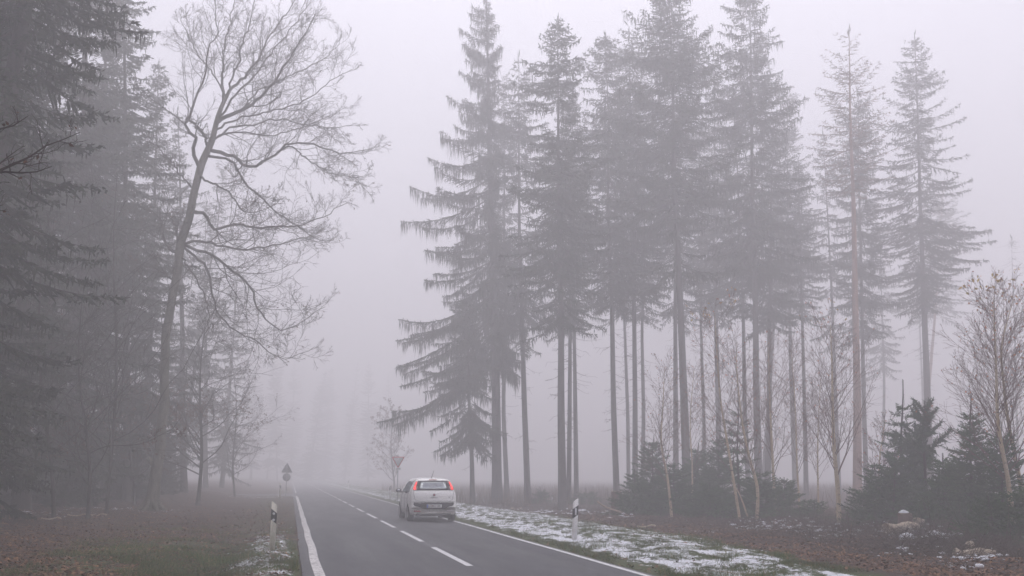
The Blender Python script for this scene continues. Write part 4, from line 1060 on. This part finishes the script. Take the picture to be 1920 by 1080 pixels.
# dark wood on the left -------------------------------------------------
LW = 'dark spruces of the left-hand wood'
left = [
 (-40, 29, -60, -420, .34, .03, 3.8, 310, 301, dict(hang=.30, e0=-.4), 'dark massive spruce cut off by the left edge'),
 (40, 37, 62, -330, .32, .05, 3.4, 300, 302, dict(hang=.30, e0=-.4), 'dark spruce with the foremost visible trunk at the left edge'),
 (150, 46, 160, -230, .34, .08, 4.4, 310, 303, dict(hang=.30, e0=-.4), 'dark spruce with the broad grey trunk, second from the left edge'),
 (238, 50, 232, -200, .22, .12, 4.3, 300, 311, dict(hang=.30, e0=-.45), 'dark spruce left of the oak foot, hanging boughs at the top of the picture'),
 (268, 60, 297, 118, .24, .1, 3.3, 280, 304, dict(hang=.28), 'paler pointed spruce whose tip shows left of the oak crown'),
 (345, 66, 338, 210, .24, .1, 3.0, 180, 305, {}, 'pale spruce directly behind the oak trunk'),
 (330, 80, 420, 320, .22, .1, 3.6, 160, 306, {}, 'faint spruce seen through the lower oak branches'),
 (415, 92, 452, 440, .22, .06, 3.4, 150, 307, {}, 'faintest spruce of the left wood, nearest to the road'),
 (385, 84, 385, 380, .22, .1, 3.4, 150, 310, {}, 'faint spruce behind the slim beech'),
 (95, 43, 110, -250, .26, .06, 4.4, 280, 308, dict(hang=.28), 'dark spruce between the two foremost trunks at the left edge'),
 (195, 53, 200, -120, .22, .08, 3.6, 280, 309, dict(hang=.28), 'slimmer dark spruce behind the broad grey trunk'),
]
protos = []
for px, D, tx, ty, r0, lo, W, nb, sd_, opt, lab in left:
    b_, H, ln = stand(px, D, tx, ty)
    o = dict(ragged=.35, hang=.4, e0=-.4, e1=.4, prof=.6, sag=.3, bot=.7, dead=1.2, needle=1.35 if D < 62 else 1); o.update(opt)
    protos.append(spruce(b_, lab, group=LW, seed=sd_, H=H, lean=ln, r0=r0, lo=lo, W=W, nb=nb, **o))
rng = np.random.default_rng(77)
deep = 'dark spruce lost among its like in the gloom deep in the left wood'
cnt = 0
for gx_ in range(7):
    for gy_ in range(9):
        x = -14.0 - gx_ * 5.0 + rng.normal(0, 1.2); y = 30 + gy_ * 8.5 + rng.normal(0, 1.5)
        if y > 74 and x > -20: continue
        if 77 < y < 88: continue
        k = rng.integers(0, 5); s_ = .8 + .3 * rng.random()
        d_ = dup(protos[k], (x, y, gz(x, y)), rng.random() * 6.28, s_, label=deep, group='spruces deep in the left wood'); cnt += 1
# the same wood goes on beside and behind the camera
for x, y in ((-9.0, 27.5), (-11.5, 33), (-10.5, 22), (-9.5, 14), (-9, 6), (-9, -3), (-12, 29), (-14, 11), (-15, 5), (-12, -7), (-18, 12), (-19, 0), (-17, 22), (-24, 18), (-16, -16)):
    dup(protos[rng.integers(0, 4)], (x, y, gz(x, y)), rng.random() * 6.28, .95, label='dark spruce of the same wood standing beyond the left edge of the picture', group='spruces beyond the left edge')
# unseen spruces behind and right of the camera, added to darken the near fog
for x, y in ((14, 4), (19, 8), (17, -3), (12, -8), (24, 2), (10, -15), (16, -14), (22, -9), (28, 9), (-5, -12), (-8, -20), (9, -24), (15, -22), (-3, -26)):
    dup(protos[rng.integers(0, 4)], (x, y, gz(x, y)), rng.random() * 6.28, .9, label='unseen dark spruce added behind the camera to shade the near fog', group='unseen spruces added to shade the near fog')
bt = [
 (205, 37, 222, 330, .055, 401, 'thin bare beech in front of the dark wood, left of the oak', dict(leaf=0, ang=1.05, ratio=.55)),
 (165, 33, 150, 560, .06, 402, 'small beech with rusty leaves low at the foot of the dark wood', dict(leaf=500, leaf_box=(.8, 3.0), ratio=.5)),
 (95, 32, 70, 420, .05, 403, 'thin bare beech near the left edge in front of the dark trunks', dict(leaf=60, ang=1.1, ratio=.55)),
 (248, 47, 250, 640, .06, 404, 'low beech with a reddish haze of leaves just left of the oak trunk', dict(leaf=2500, ratio=.5, leaf_box=(.6, 6))),
 (440, 70, 440, 700, .07, 405, 'faint brown-leaved beech right of the slim beech', dict(leaf=1600, ratio=.5)),
]
for px, D, tx, ty, r0, sd_, lab, opt in bt:
    b_, H, ln = stand(px, D, tx, ty); bare_tree(b_, H, r0, sd_, lab, lean=ln, trop=.05, **opt)

# oak just outside the left edge whose branch hangs into the picture
nb_ = np.array([-6.2, 8.6, 0.]); nb_[2] = gz(-6.2, 8.6)
no = empty('oak_tree', nb_, 'near oak reaching in from the left edge with one thin branch of brown leaves', 'oak tree')
T = MB(); s = np.linspace(0, 1, 16); P = np.stack([.15 * np.sin(s * 5), -.2 * s, -.2 + 13 * s], 1); T.tubes(P, .26 * (1 - s) ** .7 + .03, 14); T.build('trunk', M['oak_bark'], no, smooth=True)
rng = np.random.default_rng(8); LPn = []
nD = 9.5
for pts, dd in (([(-330, 420), (-180, 370), (-60, 330), (10, 316), (50, 296), (95, 270), (152, 247)], .6), ([(-330, 420), (-200, 400), (-80, 345), (-10, 325), (50, 322), (97, 312)], -.5), ([(-330, 420), (-200, 330), (-90, 270), (-20, 250), (25, 235), (52, 218)], .2), ([(-330, 420), (-150, 420), (-60, 405), (6, 384)], .0)):
    pw = np.array([at(x, y, nD + dd * i / 6) - nb_ for i, (x, y) in enumerate(pts)]); pw[0] = np.array([0, 0, pw[0][2] - .3])
    P1, R1, L1 = resample(pw, np.linspace(.028, .003, len(pts)), 26); P1[1:-1] += rng.normal(0, .008, (24, 3)); LPn.append((P1, R1, L1))
A = np.array([q[0] for q in LPn]); B_ = np.array([q[1] for q in LPn]); C3 = np.array([q[2] for q in LPn])
W_ = MB(); W_.tubes(A, B_, 7)
P2, R2, L2 = grow(A, B_, C3, 26, .15, .7, rng, wob=.2, trop=.05, S=8, s0=.3, rr=.6, rmin=.004)
P3, R3, L3 = grow(P2, R2, L2, 5, .5, .7, rng, wob=.2, trop=.03, S=5, s0=.15, rr=.7, rmin=.003)
W_.tubes(P2, R2, 4); W_.tubes(P3, R3, 3)
up = grow(P[None], (.26 * (1 - s) ** .7 + .03)[None], np.array([13.]), 16, .4, .8, rng, wob=.15, trop=.08, S=10, s0=.5, rr=.4, rmin=.01)
W_.tubes(up[0], up[1], 5); u2 = grow(*up, 6, .45, .7, rng, wob=.2, S=6, rr=.5, rmin=.006); W_.tubes(u2[0], u2[1], 3)
W_.build('branches', M['twig'], no)
lv = MB(); leaves(lv, P3, 120, .06, rng); lv.build('withered_leaves', M['brown_leaves'], no)

# faint wood beyond the junction
far = [(575, 235, 692, 1.0), (645, 250, 676, 1.0), (690, 225, 672, 1), (520, 215, 645, 1), (470, 190, 612, 1), (606, 260, 690, 1), (735, 260, 700, 1), (545, 250, 675, 1), (500, 230, 660, 1)]
for i, (px, D, ty, q) in enumerate(far):
    b_ = foot(px, D); H = at(px, ty, D)[2] - b_[2]; p_ = protos[i % 5]
    src = [28.6, 28.6, 26, 24, 22]
    hh = max(v.co.z for v in p_.children[0].data.vertices[-24:])
    dup(p_, b_, rng.random() * 6.28, float(H / hh), label='spruce barely showing through the fog beyond the end of the road', group='spruces fading out beyond the road')

# ------------------------------------------------------------------ stump, logs, brushwood, sticks
def stump(px, D, h, r, seed, label, snow_cap=True, lean=0):
    rng = np.random.default_rng(seed); b_ = foot(px, D); e = empty('tree_stump', b_, label, 'tree stump')
    a = np.linspace(0, 2 * math.pi, 22, endpoint=False); j = 1 + .10 * np.sin(a * 5 + seed) + rng.normal(0, .03, 22)
    G = np.array([[[r * f * jj * math.cos(t) + lean * z, r * f * jj * math.sin(t), z + (.02 * math.sin(3 * t) if z == h else 0)] for t, jj in zip(a, j)] for z, f in ((-.15, 1.6), (0, 1.35), (.12, 1.1), (h * .5, 1.0), (h, .96))])
    mb = MB(); mb.grid(G, closed=True); mb.build('stump_bark', M['stump'], e, smooth=True)
    top = G[-1]; c = top.mean(0); mb = MB(); mb.faces(np.concatenate([top, (top * .5 + c * .5), c[None] + [0, 0, .01]]), [(i, (i + 1) % 22, 22 + (i + 1) % 22, 22 + i) for i in range(22)] + [(22 + i, 22 + (i + 1) % 22, 44) for i in range(22)])
    mb.build('cut_face', M['cut_wood'], e)
    if snow_cap:
        mb = MB(); R_ = [(.95, .0), (.9, .04), (.6, .06), (.0, .065)]
        mb.grid(np.array([[[c[0] - r * .2 + r * f * .75 * jj * math.cos(t), c[1] + r * f * .8 * math.sin(t), h + .012 + z * (1 + .3 * math.sin(2 * t))] for t, jj in zip(a, j)] for f, z in R_]), closed=True)
        mb.build('snow_cap', M['snow'], e, smooth=True)
    return e
stump(1700, 25.5, .42, .17, 3, 'snow-capped cut stump in the brushwood at the lower right')
stump(1157, 44, .95, .24, 5, 'tall brown broken stump at the foot of a big spruce, left of the thicket', snow_cap=False)
stump(968, 46, .25, .28, 6, 'low dark stump between the first two big trunks right of the car', snow_cap=False)

def log(px, py, L, r, ang, seed, label, m_='cut_wood', z=0.05, tilt=0.0):
    x, y = on_ground(px, py); g0 = gz(x, y); rng = np.random.default_rng(seed)
    d = np.array([math.cos(ang) * math.cos(tilt), math.sin(ang) * math.cos(tilt), math.sin(tilt)]); s = np.linspace(-.5, .5, 8)
    P = s[:, None] * d * L + np.stack([.04 * np.sin(s * 5 + seed), .03 * np.cos(s * 4), .03 * np.sin(s * 7)], 1)
    mb = MB(); mb.tubes(P, r * (1 + rng.normal(0, .08, 8)), 12, cap=True); mb.tubes(P[::-1][-2:][::-1] * 1.0, np.array([r * .98, r * .3]), 12, cap=True)
    o = mb.build('cut_log', M[m_], smooth=True, loc=(x, y, g0 + r * .6 + z)); tag(o, label, 'log'); return o
log(1692, 1010, 1.0, .13, .15, 1, 'thick pale log lying in front of the snow-capped stump')
log(1716, 1006, .5, .12, -.5, 2, 'short rounded log against the right end of the thick pale log', z=.05)
log(1828, 1052, .75, .10, -.6, 3, 'pale forked log in the lower right corner', z=.02)
log(1822, 1046, .35, .08, .9, 4, 'stubby branch piece standing up from the pale forked log', z=.04, tilt=.7)
log(1700, 1022, .45, .07, .4, 5, 'small snowy log below the thick pale one', m_='snow')
log(1153, 970, 1.5, .03, -.35, 6, 'thin yellow split stick leaning near the tall brown stump', m_='cut_wood', z=.2, tilt=-.45)
log(1214, 996, .55, .025, .05, 7, 'small light wood splinter on the bare soil right of the leaning post')
log(97, 985, .6, .025, .1, 8, 'light stick on the leaf litter near the left edge')
log(150, 977, .9, .022, -.1, 9, 'long light stick left of the oak foot')
log(186, 975, .5, .02, .15, 10, 'short light stick right beside the long one left of the oak foot')

# snow lumps on the brushwood (one could not count them)
rng = np.random.default_rng(31)
mb = MB()
def lump(x, y, r):
    g0 = gz(x, y); a = np.linspace(0, 2 * math.pi, 9, endpoint=False); j = 1 + rng.normal(0, .25, 9); e_ = .5 + rng.random()
    h = r * (.2 + .35 * rng.random()); z0 = rng.random() * .12
    mb.grid(np.array([[[x + r * f * jj * e_ * math.cos(t), y + r * f * jj * math.sin(t), g0 + z0 + z * h + rng.normal(0, .10 * r)] for t, jj in zip(a, j)] for f, z in ((.9, -.3), (1, .2), (.7, .8), (.0, 1))]), closed=True)
for cx, cy2, rx, ry, n in [(1660, 1000, 45, 12, 26), (1725, 990, 25, 18, 30), (1750, 1020, 40, 14, 40), (1830, 1055, 45, 12, 34), (1450, 992, 60, 6, 38), (1560, 1006, 60, 8, 34), (1850, 1030, 40, 12, 12), (1400, 985, 20, 5, 10), (1150, 968, 50, 6, 14), (1040, 962, 60, 5, 36), (1690, 1045, 60, 10, 8)]:
    for k in range(int(n * 2.0)):
        x, y = on_ground(cx + rng.normal(0, rx * .6), cy2 + rng.normal(0, ry * .6)); lump(x, y, 0.015 + .045 * rng.random() ** 2.2 * (1 + y / 40))
tag(mb.build('snow_lumps', M['snow'], smooth=True), 'scattered lumps of old snow lying on the brushwood and soil', kind='stuff')

# brushwood: tangle of thin sticks and brambles
def rand_pts(n, f):
    """n world points accepted where f(x,y) in 0..1 says"""
    out = []
    while sum(len(o) for o in out) < n:
        u = rng.random(n * 2) * 1920; v = 905 + rng.random(n * 2) ** .8 * 190
        w_ = (540 - v) / F; ff = cp - sp * w_; zz = sp + cp * w_; t = -EYE / zz; a_ = (u - 960) / F * t; b2 = ff * t
        x = a_ * cy + b2 * sy; y = -a_ * sy + b2 * cy
        k = f(x, y) > rng.random(len(x)); out.append(np.stack([x[k], y[k]], 1))
    return np.concatenate(out)[:n]
def sticks(pts, L, r, zmax, up):
    n = len(pts); d = unit(rng.normal(size=(n, 3)) * np.array([1, 1, up])); s = np.linspace(0, 1, 4)
    P = pts[:, None, :].repeat(4, 1); P = np.concatenate([P, np.zeros((n, 4, 1))], 2); P[..., 2] = (hgt(pts[:, 0], pts[:, 1]) + zmax * rng.random(n) ** 2)[:, None]
    LL_ = (L * (.3 + rng.random(n)))[:, None, None]; P = P + d[:, None] * s[None, :, None] * LL_; P[..., 2] += .25 * L * (s - s ** 2) * rng.normal(0, 1, (n, 1)); P[..., 2] = np.maximum(P[..., 2], hgt(P[..., 0], P[..., 1]) + .005)
    return P, np.full((n, 4), r) * (1 - .6 * s)
def zone_brush(x, y):
    w1 = np.zeros_like(x)
    for px, py, rx, ry, a in ((1700, 1010, 3.2, 2.2, 1), (1830, 1040, 1.8, 1.8, 1), (1480, 985, 4.5, 2.2, .8), (1600, 990, 3.5, 2.0, .8), (1300, 965, 4.5, 2.5, .5), (1165, 955, 2.5, 2.5, .7), (1880, 1000, 2, 2, 1), (1010, 960, 3, 3, .2)):
        cx, c2 = on_ground(px, py); w1 = np.maximum(w1, a * np.exp(-(((x - cx) / rx) ** 2 + ((y - c2) / ry) ** 2)))
    return w1
mb = MB(); P, R_ = sticks(rand_pts(16000, zone_brush), .38, .005, .22, .7); mb.tubes(P, R_, 3)
pts = rand_pts(300, zone_brush); P, R_ = sticks(pts, .9, .006, .1, 2.2); mb.tubes(P, R_, 3)
mb2 = MB()
tag(mb.build('brushwood', M['brush']), 'low tangle of dead twigs and brambles along the edge of the thicket', kind='stuff')

# grass blades, taller tufts
def blades(pts, h, w_, name, m_, label, lean=.5):
    n = len(pts); z = hgt(pts[:, 0], pts[:, 1]); a = rng.random(n) * 6.283; hh = h * (.4 + .8 * rng.random(n))
    B = np.stack([pts[:, 0], pts[:, 1], z - .01], 1); s_ = np.stack([np.cos(a), np.sin(a), np.zeros(n)], 1) * w_ * .5
    tip = B + np.stack([rng.normal(0, lean, n) * hh, rng.normal(0, lean, n) * hh, hh], 1)
    mb = MB(); mb.tris(np.stack([B - s_, B + s_, tip], 1)); return tag(mb.build(name, M[m_]), label, kind='stuff')
def gw(x, y):
    nb2 = fbm(x * .9, y * .9, 33, 3); nb3 = fbm(x * 2.2 + 5, y * 1.1, 44, 3)
    l = sstep(-6.0, -3.0, x + 2.6 * (fbm(x * .35, y * .35, 21, 3) - .5)) * (x < RL - .1) * sstep(42, 17, y)
    e_ = 9.6 + 1.2 * (fbm(y * .18, y * 0, 5, 2) - .5) - 1.6 * sstep(22, 14, y)
    r = sstep(.6, -.6, x - e_) * (x > RR + .12)
    return l * sstep(.35, .65, nb2) + r * sstep(.42, .62, nb3) * .9
blades(rand_pts(90000, gw), .075, .010, 'grass', 'grass', 'short green and yellowed grass on both verges')
def tall(x, y): return gw(x, y) * (fbm(x * 1.7, y * 1.7, 55, 2) > .62)
blades(rand_pts(9000, tall), .17, .010, 'tufted_grass', 'grass', 'longer tufts of yellowing grass on both verges', lean=.45)
# dry tall grass behind the trees
xx = 9 + rng.random(26000) * 70; yy_ = 56 + rng.random(26000) * 45; k = fbm(xx * .15, yy_ * .15, 3, 3) + .2 > rng.random(26000) * .9
blades(np.stack([xx[k], yy_[k]], 1), .95, .035, 'dry_grass', 'dry_grass', 'band of tall dry reddish grass behind the spruce trunks', lean=.18)
# leaf litter
def lw_(x, y):
    l = (x < RL - .3) * (1 - .5 * sstep(-6, -3, x) * sstep(40, 18, y)); r = (x > 8.5) * sstep(8.5, 10.5, x)
    return np.clip(l + r, 0, 1) * .9 + .06 * ((x < RL) | (x > RR))
pts = rand_pts(70000, lw_); n = len(pts); z = hgt(pts[:, 0], pts[:, 1]) + .008 + .02 * rng.random(n)
a = rng.random(n) * 6.283; L_ = (.018 + .032 * rng.random(n))[:, None]; d1 = np.stack([np.cos(a), np.sin(a), rng.normal(0, .35, n)], 1); d2 = np.stack([-np.sin(a), np.cos(a), rng.normal(0, .35, n)], 1)
c = np.stack([pts[:, 0], pts[:, 1], z], 1); mb = MB(); mb.quads(np.stack([c - d1 * L_, c - d2 * L_ * .55, c + d1 * L_, c + d2 * L_ * .55], 1))
tag(mb.build('leaf_litter', M['litter']), 'brown fallen leaves and wood chips strewn over the soil', kind='stuff')
mb = MB(); P, R_ = sticks(rand_pts(2600, lw_), .35, .005, .02, .12); mb.tubes(P, R_, 3)
tag(mb.build('fallen_twigs', M['litter']), 'thin fallen twigs on the leaf litter', kind='stuff')
